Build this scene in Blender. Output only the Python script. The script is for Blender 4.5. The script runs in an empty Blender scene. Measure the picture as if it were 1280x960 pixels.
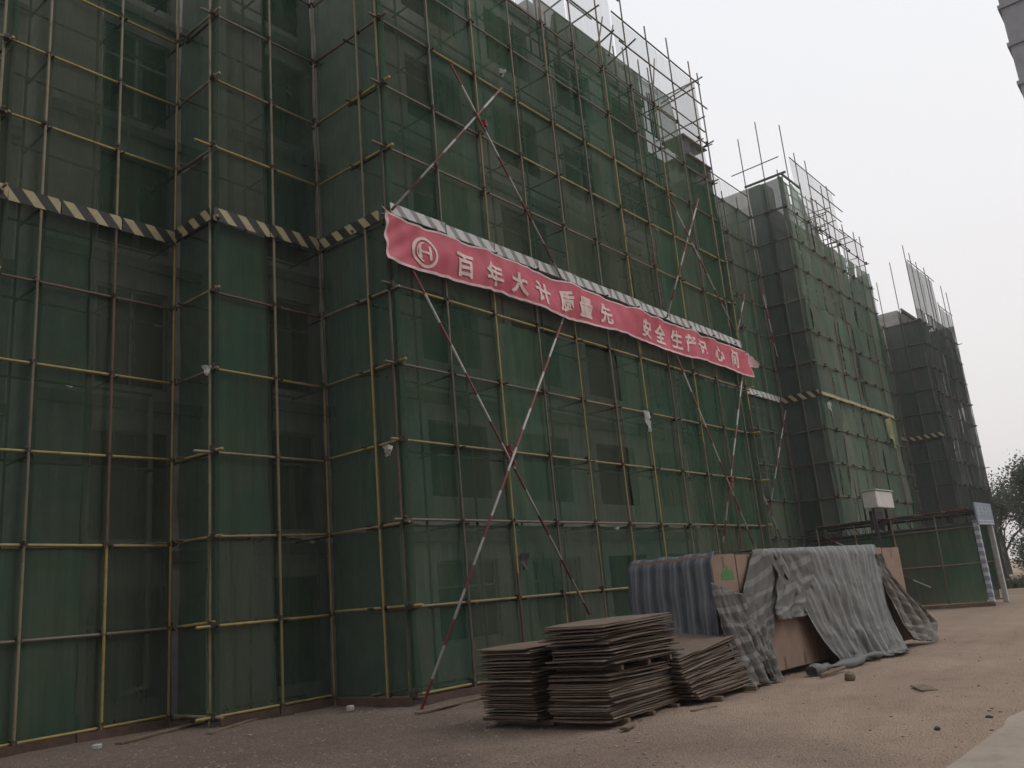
import bpy, bmesh, math, random
from mathutils import Vector, Matrix, noise

random.seed(7)
R = random.Random(11)
scene = bpy.context.scene
COL = scene.collection

# ------------------------------------------------------------------ camera
CAM_H = 1.6
FPX = 1073.5                      # focal length in pixels of a 1280 px wide frame
YAW, PITCH, ROLL = (math.radians(a) for a in (51.035, 14.058, -5.094))
fw = Vector((math.sin(YAW) * math.cos(PITCH), math.cos(YAW) * math.cos(PITCH), math.sin(PITCH)))
rt = fw.cross(Vector((0, 0, 1))).normalized()
up = rt.cross(fw)
rt, up = rt * math.cos(ROLL) + up * math.sin(ROLL), up * math.cos(ROLL) - rt * math.sin(ROLL)
cd = bpy.data.cameras.new('camera')
cam = bpy.data.objects.new('camera', cd)
COL.objects.link(cam)
M4 = Matrix((rt, up, -fw)).transposed().to_4x4()
M4.translation = (0, 0, CAM_H)
cam.matrix_world = M4
cd.sensor_width = 36.0
cd.lens = 36.0 * FPX / 1280.0
cd.clip_start = 0.1
cd.clip_end = 2000
scene.camera = cam

# ------------------------------------------------------------------ world, sun, exposure
SUN_EL, SUN_AZ = math.radians(48), math.radians(150)     # azimuth clockwise from +Y
w = bpy.data.worlds.new('World')
scene.world = w
w.use_nodes = True
nt = w.node_tree
nt.nodes.clear()
n_out = nt.nodes.new('ShaderNodeOutputWorld')
n_bg = nt.nodes.new('ShaderNodeBackground')
n_sky = nt.nodes.new('ShaderNodeTexSky')
n_sky.sky_type = 'NISHITA'
n_sky.sun_disc = False
n_sky.sun_elevation = SUN_EL
n_sky.sun_rotation = SUN_AZ
n_sky.air_density = 2.0
n_sky.dust_density = 8.0
n_sky.ozone_density = 1.0
n_hs = nt.nodes.new('ShaderNodeHueSaturation')
n_hs.inputs['Saturation'].default_value = 0.12
n_mix = nt.nodes.new('ShaderNodeMixRGB')                  # cloud cover: an even pale layer
n_mix.inputs[0].default_value = 0.82
n_cl = nt.nodes.new('ShaderNodeTexCoord')
n_sep = nt.nodes.new('ShaderNodeSeparateXYZ')
n_rmp = nt.nodes.new('ShaderNodeValToRGB')
n_rmp.color_ramp.elements[0].position = 0.0
n_rmp.color_ramp.elements[0].color = (8.6, 8.15, 7.95, 1)
n_rmp.color_ramp.elements[1].position = 0.6
n_rmp.color_ramp.elements[1].color = (8.5, 8.6, 9.0, 1)
n_top = n_rmp.color_ramp.elements.new(1.0)
n_top.color = (11.5, 11.7, 12.2, 1)
nt.links.new(n_cl.outputs['Generated'], n_sep.inputs[0])
nt.links.new(n_sep.outputs['Z'], n_rmp.inputs[0])
nt.links.new(n_sky.outputs[0], n_hs.inputs['Color'])
nt.links.new(n_hs.outputs[0], n_mix.inputs[1])
nt.links.new(n_rmp.outputs[0], n_mix.inputs[2])
nt.links.new(n_mix.outputs[0], n_bg.inputs['Color'])
n_bg.inputs['Strength'].default_value = 0.12
nt.links.new(n_bg.outputs[0], n_out.inputs['Surface'])

ld = bpy.data.lights.new('sun', 'SUN')
ld.energy = 0.5
ld.angle = math.radians(25)
ld.color = (1.0, 0.97, 0.93)
sun = bpy.data.objects.new('sun', ld)
COL.objects.link(sun)
sdir = Vector((math.sin(SUN_AZ) * math.cos(SUN_EL), math.cos(SUN_AZ) * math.cos(SUN_EL), math.sin(SUN_EL)))
sun.rotation_euler = sdir.to_track_quat('Z', 'Y').to_euler()
sun.location = sdir * 40

vs = scene.view_settings
vs.view_transform = 'Standard'
vs.look = 'None'
vs.exposure = 0.0
vs.gamma = 1.0
vs.use_curve_mapping = False
scene.render.engine = 'CYCLES'
cy = scene.cycles
cy.use_denoising = True
cy.max_bounces = 8
cy.diffuse_bounces = 4
cy.transparent_max_bounces = 16
cy.volume_bounces = 0
cy.caustics_reflective = False
cy.caustics_refractive = False


# ------------------------------------------------------------------ pixel helpers (a pixel only gives a direction)
def ray(x, y):
    return (fw * FPX + rt * (x - 640) - up * (y - 480)).normalized()
CO = Vector((0, 0, CAM_H))
def on_y(x, y, Y):
    d = ray(x, y); return CO + d * (Y / d.y)
def on_x(x, y, X):
    d = ray(x, y); return CO + d * (X / d.x)
def on_ground(x, y, z=0.0):
    d = ray(x, y); return CO + d * ((z - CAM_H) / d.z)


# ------------------------------------------------------------------ object helpers
def link(name, me, mat=None, parent=None):
    o = bpy.data.objects.new(name, me)
    COL.objects.link(o)
    if mat is not None and me is not None and len(me.materials) == 0:
        me.materials.append(mat)
    if parent is not None:
        o.parent = parent
    return o

def empty(name, label, cat, loc=(0, 0, 0), group=None):
    o = bpy.data.objects.new(name, None)
    COL.objects.link(o)
    o.location = loc
    o.empty_display_size = 0.3
    return tag(o, label, cat, group)

def tag(o, label, cat, group=None):
    o['label'] = label
    o['category'] = cat
    if group:
        o['group'] = group
    return o

def bm_obj(name, bm, mat, parent=None, smooth=False):
    me = bpy.data.meshes.new(name)
    bm.to_mesh(me)
    bm.free()
    if smooth:
        for p in me.polygons:
            p.use_smooth = True
    return link(name, me, mat, parent)

def local(parent, o):
    """parts are built in world coordinates; keep them there under a moved parent"""
    o.parent = parent
    o.matrix_parent_inverse = Matrix.Translation(-Vector(parent.location))
    return o

def add_box(bm, c, s, rot=None):
    m = Matrix.Translation(c) @ (rot if rot is not None else Matrix.Identity(4)) @ Matrix.Diagonal((s[0], s[1], s[2], 1))
    return bmesh.ops.create_cube(bm, size=1.0, matrix=m)['verts']

def add_tube(bm, a, b, r, seg=8, caps=True):
    a = Vector(a); b = Vector(b)
    d = b - a
    q = d.to_track_quat('Z', 'Y').to_matrix().to_4x4()
    m = Matrix.Translation((a + b) / 2) @ q
    bmesh.ops.create_cone(bm, cap_ends=caps, segments=seg, radius1=r, radius2=r, depth=d.length, matrix=m)

def box_mesh(name, s, bevel=0.0):
    bm = bmesh.new()
    bmesh.ops.create_cube(bm, size=1.0, matrix=Matrix.Diagonal((s[0], s[1], s[2], 1)))
    if bevel:
        bmesh.ops.bevel(bm, geom=bm.edges[:], offset=bevel, segments=1, affect='EDGES')
    me = bpy.data.meshes.new(name)
    bm.to_mesh(me); bm.free()
    return me


# ------------------------------------------------------------------ materials
class NB:
    def __init__(self, name):
        self.m = bpy.data.materials.new(name)
        self.m.use_nodes = True
        self.t = self.m.node_tree
        self.t.nodes.clear()
        self.out = self.t.nodes.new('ShaderNodeOutputMaterial')
    def n(self, typ, **kw):
        nd = self.t.nodes.new(typ)
        for k, v in kw.items():
            setattr(nd, k, v)
        return nd
    def l(self, a, b):
        self.t.links.new(a, b)
    def val(self, node, key, v):
        if hasattr(v, 'is_linked') or isinstance(v, bpy.types.NodeSocket):
            self.l(v, node.inputs[key])
        else:
            node.inputs[key].default_value = v
    def math(self, op, a, b=0.0, clamp=False):
        nd = self.n('ShaderNodeMath', operation=op, use_clamp=clamp)
        self.val(nd, 0, a); self.val(nd, 1, b)
        return nd.outputs[0]
    def ramp(self, fac, stops, interp='LINEAR'):
        nd = self.n('ShaderNodeValToRGB')
        cr = nd.color_ramp
        cr.interpolation = interp
        while len(cr.elements) < len(stops):
            cr.elements.new(0.5)
        for e, (p, c) in zip(cr.elements, stops):
            e.position = p
            e.color = (*c, 1) if len(c) == 3 else c
        self.l(fac, nd.inputs[0])
        return nd.outputs['Color']
    def mixc(self, fac, a, b, mode='MIX'):
        nd = self.n('ShaderNodeMixRGB', blend_type=mode)
        self.val(nd, 0, fac)
        self.val(nd, 1, a if not isinstance(a, tuple) else (*a, 1))
        self.val(nd, 2, b if not isinstance(b, tuple) else (*b, 1))
        return nd.outputs[0]
    def noise(self, vec, scale, detail=3, rough=0.55, dist=0.0):
        nd = self.n('ShaderNodeTexNoise')
        nd.inputs['Scale'].default_value = scale
        nd.inputs['Detail'].default_value = detail
        nd.inputs['Roughness'].default_value = rough
        nd.inputs['Distortion'].default_value = dist
        if vec is not None:
            self.l(vec, nd.inputs['Vector'])
        return nd.outputs['Fac']
    def mapv(self, vec, scale=(1, 1, 1), loc=(0, 0, 0), rot=(0, 0, 0)):
        nd = self.n('ShaderNodeMapping')
        nd.inputs['Scale'].default_value = scale
        nd.inputs['Location'].default_value = loc
        nd.inputs['Rotation'].default_value = rot
        self.l(vec, nd.inputs['Vector'])
        return nd.outputs[0]
    def pos(self):
        return self.n('ShaderNodeNewGeometry').outputs['Position']
    def objc(self):
        return self.n('ShaderNodeTexCoord').outputs['Object']
    def uv(self):
        return self.n('ShaderNodeTexCoord').outputs['UV']
    def rnd(self):
        return self.n('ShaderNodeObjectInfo').outputs['Random']
    def pbsdf(self, col, rough=0.8, metal=0.0, bump=None, bstr=0.3, bdist=0.02, spec=0.4):
        b = self.n('ShaderNodeBsdfPrincipled')
        self.val(b, 'Base Color', col if not isinstance(col, tuple) else (*col, 1))
        self.val(b, 'Roughness', rough)
        b.inputs['Metallic'].default_value = metal
        b.inputs['Specular IOR Level'].default_value = spec
        if bump is not None:
            bn = self.n('ShaderNodeBump')
            bn.inputs['Strength'].default_value = bstr
            bn.inputs['Distance'].default_value = bdist
            self.l(bump, bn.inputs['Height'])
            self.l(bn.outputs[0], b.inputs['Normal'])
        return b.outputs[0]
    def end(self, surf):
        self.l(surf, self.out.inputs['Surface'])
        return self.m

def simple(name, col, rough=0.8, var=0.25, scale=4.0, metal=0.0, bump=0.0, spec=0.4):
    b = NB(name)
    p = b.pos()
    f = b.noise(p, scale, 5, 0.65)
    lo = tuple(c * (1 - var) for c in col); hi = tuple(min(1, c * (1 + var)) for c in col)
    c = b.ramp(f, [(0.3, lo), (0.7, hi)])
    h = b.noise(p, scale * 8, 4) if bump else None
    return b.end(b.pbsdf(c, rough, metal, h, bump, 0.01, spec))

def net_material(name, ca, cb, cc, alpha, transl=0.4, avar=0.1):
    """woven sheet: partly see-through, streaked with dust; every sheet has its own tint"""
    b = NB(name)
    uv = b.uv()
    rnd = b.rnd()
    off = b.n('ShaderNodeCombineXYZ')
    b.l(b.math('MULTIPLY', rnd, 37.0), off.inputs[0])
    b.l(b.math('MULTIPLY', rnd, 91.0), off.inputs[1])
    va = b.n('ShaderNodeVectorMath', operation='ADD')
    b.l(uv, va.inputs[0]); b.l(off.outputs[0], va.inputs[1])
    v = va.outputs[0]
    streak = b.noise(b.mapv(v, (7, 0.35, 1)), 1.0, 4, 0.65)
    patch = b.noise(b.mapv(v, (0.7, 0.55, 1)), 1.0, 4, 0.6, 0.6)
    fine = b.noise(b.mapv(v, (24, 2.5, 1)), 1.0, 3, 0.6)
    c = b.mixc(b.math('MULTIPLY', b.math('SUBTRACT', patch, 0.38), 3.2, True), ca, cb)
    r2 = b.math('GREATER_THAN', b.math('FRACT', b.math('MULTIPLY', rnd, 7.31)), 0.66)
    c = b.mixc(b.math('MULTIPLY', r2, 0.55), c, cc)
    k = b.math('ADD', 0.7, b.math('MULTIPLY', streak, 0.6))
    k2 = b.math('ADD', 0.8, b.math('MULTIPLY', b.math('FRACT', b.math('MULTIPLY', rnd, 3.77)), 0.4))
    k3 = b.math('ADD', 0.85, b.math('MULTIPLY', fine, 0.3))
    kk = b.n('ShaderNodeCombineXYZ')
    kv = b.math('MULTIPLY', b.math('MULTIPLY', k, k2), k3)
    for i in range(3):
        b.l(kv, kk.inputs[i])
    c = b.mixc(1.0, c, kk.outputs[0], 'MULTIPLY')
    d = b.n('ShaderNodeBsdfDiffuse'); b.l(c, d.inputs[0])
    t = b.n('ShaderNodeBsdfTranslucent'); b.l(c, t.inputs[0])
    m1 = b.n('ShaderNodeMixShader'); m1.inputs[0].default_value = transl
    b.l(d.outputs[0], m1.inputs[1]); b.l(t.outputs[0], m1.inputs[2])
    tr = b.n('ShaderNodeBsdfTransparent')
    m2 = b.n('ShaderNodeMixShader')
    a = b.math('ADD', alpha, b.math('MULTIPLY', b.math('SUBTRACT', streak, 0.5), avar * 2))
    a = b.math('ADD', a, b.math('MULTIPLY', b.math('SUBTRACT', b.math('FRACT', b.math('MULTIPLY', rnd, 5.13)), 0.5), avar * 1.2), True)
    b.l(a, m2.inputs[0])
    b.l(tr.outputs[0], m2.inputs[1]); b.l(m1.outputs[0], m2.inputs[2])
    return b.end(m2.outputs[0])

def pole_material(name, stops, seg=6.0):
    """painted steel pipe: each 6 m length has its own paint, chipped and rusty"""
    b = NB(name)
    p = b.pos()
    sp = b.n('ShaderNodeSeparateXYZ'); b.l(p, sp.inputs[0])
    rnd = b.rnd()
    s = b.math('ADD', b.math('ADD', sp.outputs['Z'], b.math('MULTIPLY', sp.outputs['X'], 0.55)), b.math('MULTIPLY', rnd, 41.0))
    idx = b.math('FLOOR', b.math('DIVIDE', s, seg))
    wn = b.n('ShaderNodeTexWhiteNoise', noise_dimensions='2D')
    cv = b.n('ShaderNodeCombineXYZ'); b.l(idx, cv.inputs[0]); b.l(b.math('MULTIPLY', rnd, 13.0), cv.inputs[1])
    b.l(cv.outputs[0], wn.inputs['Vector'])
    c = b.ramp(wn.outputs['Value'], stops, 'CONSTANT')
    rust = b.noise(p, 3.0, 6, 0.7)
    c = b.mixc(b.math('MULTIPLY', b.math('SUBTRACT', rust, 0.5), 2.6, True), c, (0.07, 0.042, 0.028))
    spl = b.noise(p, 22.0, 3, 0.6)
    c = b.mixc(b.math('MULTIPLY', b.math('SUBTRACT', spl, 0.62), 5.0, True), c, (0.2, 0.19, 0.17))
    return b.end(b.pbsdf(c, 0.6, 0.0, rust, 0.15, 0.005))

def stripe_material(name, ca, cb, period, duty, axis='Z', slant=0.0, dirt=0.5, coord='obj', dirtcol=(0.08, 0.07, 0.06), rough=0.6):
    b = NB(name)
    v = b.objc() if coord == 'obj' else b.uv()
    sp = b.n('ShaderNodeSeparateXYZ'); b.l(v, sp.inputs[0])
    other = {'X': 'Z', 'Z': 'X', 'Y': 'X'}[axis]
    s = b.math('ADD', sp.outputs[axis], b.math('MULTIPLY', sp.outputs[other], slant))
    fr = b.math('FRACT', b.math('ADD', b.math('DIVIDE', s, period), 100.0))
    f = b.math('GREATER_THAN', fr, duty)
    c = b.mixc(f, ca, cb)
    d = b.noise(b.pos(), 6.0, 5, 0.7)
    c = b.mixc(b.math('MULTIPLY', b.math('SUBTRACT', d, 0.4), dirt * 3, True), c, dirtcol)
    return b.end(b.pbsdf(c, rough, 0.0, d, 0.2, 0.01))

MAT = {}
MAT['net'] = net_material('green_safety_net', (0.06, 0.122, 0.08), (0.098, 0.13, 0.082), (0.125, 0.134, 0.096), 0.77)
MAT['net_far'] = net_material('haze_lightened_green_safety_net', (0.14, 0.2, 0.15), (0.18, 0.21, 0.155), (0.205, 0.215, 0.172), 0.86)  # greyer far net, its colour also lightened to stand in for haze and open light
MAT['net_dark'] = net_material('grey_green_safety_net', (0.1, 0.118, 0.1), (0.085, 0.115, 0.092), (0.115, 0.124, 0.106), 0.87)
MAT['net_white'] = net_material('pale_safety_net', (0.45, 0.47, 0.47), (0.38, 0.41, 0.41), (0.4, 0.42, 0.42), 0.34, 0.6)
MAT['net_grey'] = net_material('grey_safety_net', (0.2, 0.22, 0.21), (0.17, 0.2, 0.185), (0.19, 0.2, 0.19), 0.62, 0.5)
MAT['pole'] = pole_material('scaffold_pipe_paint', [(0, (0.36, 0.27, 0.09)), (0.3, (0.27, 0.2, 0.1)), (0.5, (0.25, 0.21, 0.14)), (0.65, (0.15, 0.08, 0.06)), (0.73, (0.34, 0.255, 0.085)), (0.9, (0.18, 0.15, 0.11))])
MAT['pole_dark'] = pole_material('old_scaffold_pipe', [(0, (0.12, 0.1, 0.07)), (0.3, (0.08, 0.07, 0.055)), (0.6, (0.15, 0.125, 0.08)), (0.85, (0.07, 0.06, 0.05))])
MAT['pole_mid'] = pole_material('worn_scaffold_pipe', [(0, (0.22, 0.17, 0.085)), (0.25, (0.17, 0.13, 0.085)), (0.45, (0.15, 0.13, 0.1)), (0.6, (0.12, 0.07, 0.052)), (0.72, (0.3, 0.225, 0.08)), (0.85, (0.12, 0.1, 0.075))])
MAT['coupler'] = simple('rusty_coupler', (0.055, 0.04, 0.03), 0.7, 0.5, 12)
MAT['brace'] = stripe_material('red_white_brace_paint', (0.18, 0.035, 0.032), (0.42, 0.39, 0.37), 1.15, 0.45, 'Z', 0, 0.45)
MAT['tape'] = stripe_material('yellow_black_warning_board', (0.42, 0.36, 0.2), (0.02, 0.018, 0.015), 0.42, 0.45, 'X', 0.85, 0.25)
MAT['tape_pale'] = stripe_material('faded_warning_board', (0.5, 0.5, 0.48), (0.2, 0.2, 0.19), 0.42, 0.6, 'X', 0.85, 0.2)
MAT['concrete'] = simple('rough_concrete_wall', (0.46, 0.45, 0.42), 0.9, 0.25, 1.6, bump=0.3)
MAT['slab'] = simple('concrete_slab_edge', (0.24, 0.235, 0.22), 0.9, 0.25, 2.5, bump=0.3)
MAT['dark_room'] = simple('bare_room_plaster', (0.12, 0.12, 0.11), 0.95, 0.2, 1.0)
MAT['frame'] = simple('white_window_frame', (0.34, 0.35, 0.35), 0.4, 0.1, 3)
MAT['board'] = None


def glass_material():
    b = NB('dusty_window_glass')
    f = b.noise(b.pos(), 2.0, 4)
    c = b.ramp(f, [(0.3, (0.02, 0.025, 0.03)), (0.8, (0.06, 0.065, 0.065))])
    return b.end(b.pbsdf(c, 0.15, 0.0, None, spec=0.5))
MAT['glass'] = glass_material()


def ground_material():
    b = NB('gravel_and_dirt')
    p = b.pos()
    big = b.noise(p, 0.35, 5, 0.6, 0.5)
    mid = b.noise(p, 2.2, 6, 0.7)
    fine = b.noise(p, 38.0, 4, 0.75)
    tr = b.noise(b.mapv(p, (0.25, 2.2, 1)), 1.0, 4, 0.6)
    c = b.ramp(big, [(0.3, (0.275, 0.215, 0.178)), (0.5, (0.325, 0.258, 0.213)), (0.7, (0.375, 0.305, 0.25))])
    c = b.mixc(b.math('MULTIPLY', b.math('SUBTRACT', mid, 0.5), 2.2, True), c, (0.21, 0.17, 0.143))
    c = b.mixc(b.math('MULTIPLY', b.math('SUBTRACT', tr, 0.55), 2.0, True), c, (0.39, 0.31, 0.25))
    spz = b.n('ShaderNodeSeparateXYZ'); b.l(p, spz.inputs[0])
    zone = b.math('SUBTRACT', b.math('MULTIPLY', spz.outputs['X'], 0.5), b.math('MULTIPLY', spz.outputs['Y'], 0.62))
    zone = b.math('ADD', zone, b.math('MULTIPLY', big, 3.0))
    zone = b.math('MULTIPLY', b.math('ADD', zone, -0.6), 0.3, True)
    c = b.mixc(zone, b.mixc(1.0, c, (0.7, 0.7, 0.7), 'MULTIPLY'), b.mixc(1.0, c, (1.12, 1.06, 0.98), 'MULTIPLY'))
    vor = b.n('ShaderNodeTexVoronoi'); vor.inputs['Scale'].default_value = 42.0
    b.l(p, vor.inputs['Vector'])
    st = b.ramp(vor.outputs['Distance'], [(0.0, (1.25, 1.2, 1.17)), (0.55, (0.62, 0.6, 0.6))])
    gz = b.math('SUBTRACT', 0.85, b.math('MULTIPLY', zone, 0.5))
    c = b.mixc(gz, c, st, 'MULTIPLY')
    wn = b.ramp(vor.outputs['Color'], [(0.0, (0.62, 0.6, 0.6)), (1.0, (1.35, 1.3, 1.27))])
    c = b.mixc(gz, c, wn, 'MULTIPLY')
    h = b.math('ADD', b.math('MULTIPLY', fine, 0.5), b.math('SUBTRACT', 1.0, vor.outputs['Distance']))
    return b.end(b.pbsdf(c, 0.95, 0, h, 0.8, 0.03, 0.2))
MAT['ground'] = ground_material()


def pave_material():
    b = NB('dusty_concrete_pavement')
    p = b.pos()
    a = b.noise(p, 0.8, 6, 0.65)
    f = b.noise(p, 30, 4, 0.7)
    c = b.ramp(a, [(0.3, (0.3, 0.25, 0.2)), (0.7, (0.39, 0.33, 0.265))])
    c = b.mixc(b.math('MULTIPLY', b.math('SUBTRACT', f, 0.55), 1.5, True), c, (0.2, 0.16, 0.135))
    st = b.noise(p, 2.6, 6, 0.7, 1.2)
    c = b.mixc(b.math('MULTIPLY', b.math('SUBTRACT', st, 0.5), 2.6, True), c, (0.22, 0.175, 0.14))
    cv = b.n('ShaderNodeTexVoronoi', feature='DISTANCE_TO_EDGE'); cv.inputs['Scale'].default_value = 0.55
    wv = b.n('ShaderNodeVectorMath', operation='ADD'); b.l(p, wv.inputs[0])
    nz = b.n('ShaderNodeTexNoise'); nz.inputs['Scale'].default_value = 2.5; b.l(p, nz.inputs['Vector']); b.l(nz.outputs['Color'], wv.inputs[1])
    b.l(wv.outputs[0], cv.inputs['Vector'])
    ck = b.math('MULTIPLY', b.math('LESS_THAN', cv.outputs['Distance'], 0.0025), 0.25)
    c = b.mixc(ck, c, (0.12, 0.1, 0.085))
    return b.end(b.pbsdf(c, 0.92, 0, f, 0.3, 0.01, 0.2))
MAT['pave'] = pave_material()


def ply_material():
    b = NB('weathered_plywood')
    p = b.pos()
    rnd = b.rnd()
    g = b.noise(b.mapv(b.objc(), (2.0, 26.0, 30.0)), 1.0, 4, 0.65)
    d = b.noise(p, 3.5, 5, 0.7)
    c = b.ramp(rnd, [(0.0, (0.085, 0.055, 0.04)), (0.3, (0.14, 0.095, 0.066)), (0.55, (0.07, 0.045, 0.036)), (0.75, (0.2, 0.145, 0.1)), (1.0, (0.11, 0.082, 0.064))])
    c = b.mixc(b.math('MULTIPLY', g, 0.45), c, (0.2, 0.155, 0.115))
    c = b.mixc(b.math('MULTIPLY', b.math('SUBTRACT', d, 0.5), 2.0, True), c, (0.24, 0.195, 0.155))
    return b.end(b.pbsdf(c, 0.85, 0, g, 0.4, 0.006))
MAT['ply'] = ply_material()
MAT['timber'] = simple('old_timber', (0.16, 0.115, 0.075), 0.85, 0.35, 6, bump=0.4)
MAT['carton'] = simple('brown_cardboard', (0.25, 0.172, 0.128), 0.85, 0.14, 2.5)
MAT['green_print'] = simple('green_ink', (0.06, 0.2, 0.06), 0.8, 0.1, 5)
MAT['tape_line'] = simple('brown_packing_tape', (0.13, 0.08, 0.05), 0.4, 0.1, 5)


def tarp_material(name, cols, period, axis, slant, transl=0.25):
    """woven plastic sheet, stripes printed along the cloth"""
    b = NB(name)
    sp = b.n('ShaderNodeSeparateXYZ'); b.l(b.uv(), sp.inputs[0])
    other = 'Y' if axis == 'X' else 'X'
    s = b.math('ADD', sp.outputs[axis], b.math('MULTIPLY', sp.outputs[other], slant))
    wob = b.noise(b.mapv(b.uv(), (1.2, 1.2, 1)), 1.0, 3)
    s = b.math('ADD', s, b.math('MULTIPLY', wob, 0.06))
    fr = b.math('FRACT', b.math('ADD', b.math('DIVIDE', s, period), 50.0))
    n = len(cols)
    c = b.ramp(fr, [(i / n, cols[i]) for i in range(n)], 'CONSTANT')
    d = b.noise(b.pos(), 2.8, 6, 0.7)
    c = b.mixc(b.math('MULTIPLY', b.math('SUBTRACT', d, 0.45), 1.6, True), c, (0.2, 0.18, 0.155))
    cr = b.noise(b.mapv(b.uv(), (9, 2.5, 1)), 1.0, 5, 0.7, 0.8)
    di = b.pbsdf(c, 0.55, 0, cr, 0.5, 0.02, 0.35)
    t = b.n('ShaderNodeBsdfTranslucent'); b.l(c, t.inputs[0])
    m = b.n('ShaderNodeMixShader'); m.inputs[0].default_value = transl
    b.l(di, m.inputs[1]); b.l(t.outputs[0], m.inputs[2])
    return b.end(m.outputs[0])
MAT['tarp_blue'] = tarp_material('blue_striped_tarpaulin', [(0.07, 0.082, 0.105), (0.08, 0.092, 0.115), (0.17, 0.18, 0.195), (0.13, 0.145, 0.17), (0.22, 0.228, 0.235), (0.12, 0.135, 0.165)], 0.27, 'X', 0.0)
MAT['tarp_grey'] = tarp_material('grey_striped_tarpaulin', [(0.19, 0.19, 0.185), (0.17, 0.175, 0.17), (0.25, 0.25, 0.245), (0.18, 0.18, 0.175), (0.28, 0.278, 0.27)], 0.26, 'X', 0.12)
MAT['tarp_cross'] = tarp_material('weathered_striped_tarpaulin', [(0.13, 0.125, 0.115), (0.14, 0.135, 0.125), (0.24, 0.232, 0.218)], 0.27, 'Y', 0.25)
MAT['tarp_beige'] = tarp_material('beige_striped_tarpaulin', [(0.15, 0.135, 0.115), (0.15, 0.135, 0.115), (0.25, 0.235, 0.205)], 0.24, 'Y', -0.3)


def banner_material():
    b = NB('faded_red_banner_cloth')
    p = b.pos()
    f = b.noise(p, 1.2, 4, 0.6)
    g = b.noise(b.mapv(p, (8, 8, 1.0)), 1.0, 4, 0.6)
    c = b.ramp(f, [(0.3, (0.56, 0.1, 0.135)), (0.7, (0.68, 0.165, 0.21))])
    d = b.n('ShaderNodeBsdfPrincipled')
    b.l(c, d.inputs['Base Color'])
    d.inputs['Roughness'].default_value = 0.6
    d.inputs['Specular IOR Level'].default_value = 0.25
    bn = b.n('ShaderNodeBump'); bn.inputs['Strength'].default_value = 0.25; bn.inputs['Distance'].default_value = 0.02
    b.l(g, bn.inputs['Height']); b.l(bn.outputs[0], d.inputs['Normal'])
    t = b.n('ShaderNodeBsdfTranslucent'); b.l(c, t.inputs[0])
    m = b.n('ShaderNodeMixShader'); m.inputs[0].default_value = 0.25
    b.l(d.outputs[0], m.inputs[1]); b.l(t.outputs[0], m.inputs[2])
    return b.end(m.outputs[0])
MAT['banner'] = banner_material()
MAT['letter'] = simple('white_banner_print', (0.62, 0.47, 0.42), 0.7, 0.2, 5)
MAT['hem'] = simple('pale_banner_hem', (0.6, 0.42, 0.42), 0.7, 0.15, 5)
MAT['rag_white'] = simple('white_rag', (0.38, 0.38, 0.36), 0.8, 0.2, 10)
MAT['rag_yellow'] = simple('yellow_rag', (0.26, 0.25, 0.13), 0.8, 0.25, 10)
MAT['rebar'] = simple('rusty_rebar', (0.075, 0.055, 0.045), 0.7, 0.3, 10)
MAT['render_grey'] = simple('grey_rendered_wall', (0.2, 0.2, 0.215), 0.9, 0.15, 0.8, bump=0.2)
MAT['base_board'] = simple('brown_base_board', (0.085, 0.05, 0.036), 0.85, 0.35, 4)
MAT['sign_blue'] = simple('blue_white_sign', (0.2, 0.23, 0.29), 0.5, 0.15, 5)
MAT['sign_white'] = simple('sign_lettering_white', (0.42, 0.44, 0.47), 0.5, 0.1, 5)
MAT['box_white'] = simple('dusty_white_sheet_metal', (0.52, 0.5, 0.46), 0.5, 0.08, 2)
MAT['dark_steel'] = simple('dark_steel', (0.045, 0.042, 0.04), 0.6, 0.3, 5)
MAT['bark'] = simple('tree_bark', (0.07, 0.055, 0.045), 0.9, 0.3, 6, bump=0.5)


def leaf_material():
    b = NB('tree_leaves')
    f = b.noise(b.pos(), 0.7, 3)
    c = b.ramp(f, [(0.3, (0.075, 0.09, 0.065)), (0.7, (0.13, 0.145, 0.105))])
    d = b.n('ShaderNodeBsdfDiffuse'); b.l(c, d.inputs[0])
    t = b.n('ShaderNodeBsdfTranslucent'); b.l(c, t.inputs[0])
    m = b.n('ShaderNodeMixShader'); m.inputs[0].default_value = 0.3
    b.l(d.outputs[0], m.inputs[1]); b.l(t.outputs[0], m.inputs[2])
    return b.end(m.outputs[0])
MAT['leaf'] = leaf_material()
MAT['grass'] = simple('grass_blades', (0.07, 0.085, 0.04), 0.9, 0.4, 3)
MAT['stone'] = simple('gravel_stone', (0.25, 0.205, 0.175), 0.95, 0.5, 9)


# ------------------------------------------------------------------ setting: ground, pavement, gravel
def fbm(x, y, s=1.0):
    return noise.fractal(Vector((x * s, y * s, 3.7)), 0.9, 2.0, 4)

def ground_z(x, y):
    k = max(0.0, min(1.0, (45 - abs(x - 15)) / 20))
    z = 0.028 * fbm(x, y, 0.55) + 0.014 * fbm(x, y, 2.3)
    if 2.3 < y < 9 and x > 3:
        for yc, wd in ((3.2 + .05 * x, .22), (4.75 + .04 * x, .24)):
            q = (y - yc - .25 * noise.noise(Vector((x * .25, yc, 0)))) / wd
            z += (-.03 * math.exp(-q * q) + .014 * math.exp(-(abs(q) - 1.7) ** 2 * 3)) * (.55 + .6 * noise.noise(Vector((x * .7, y, 5))))
    return z * k - 0.012

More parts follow.
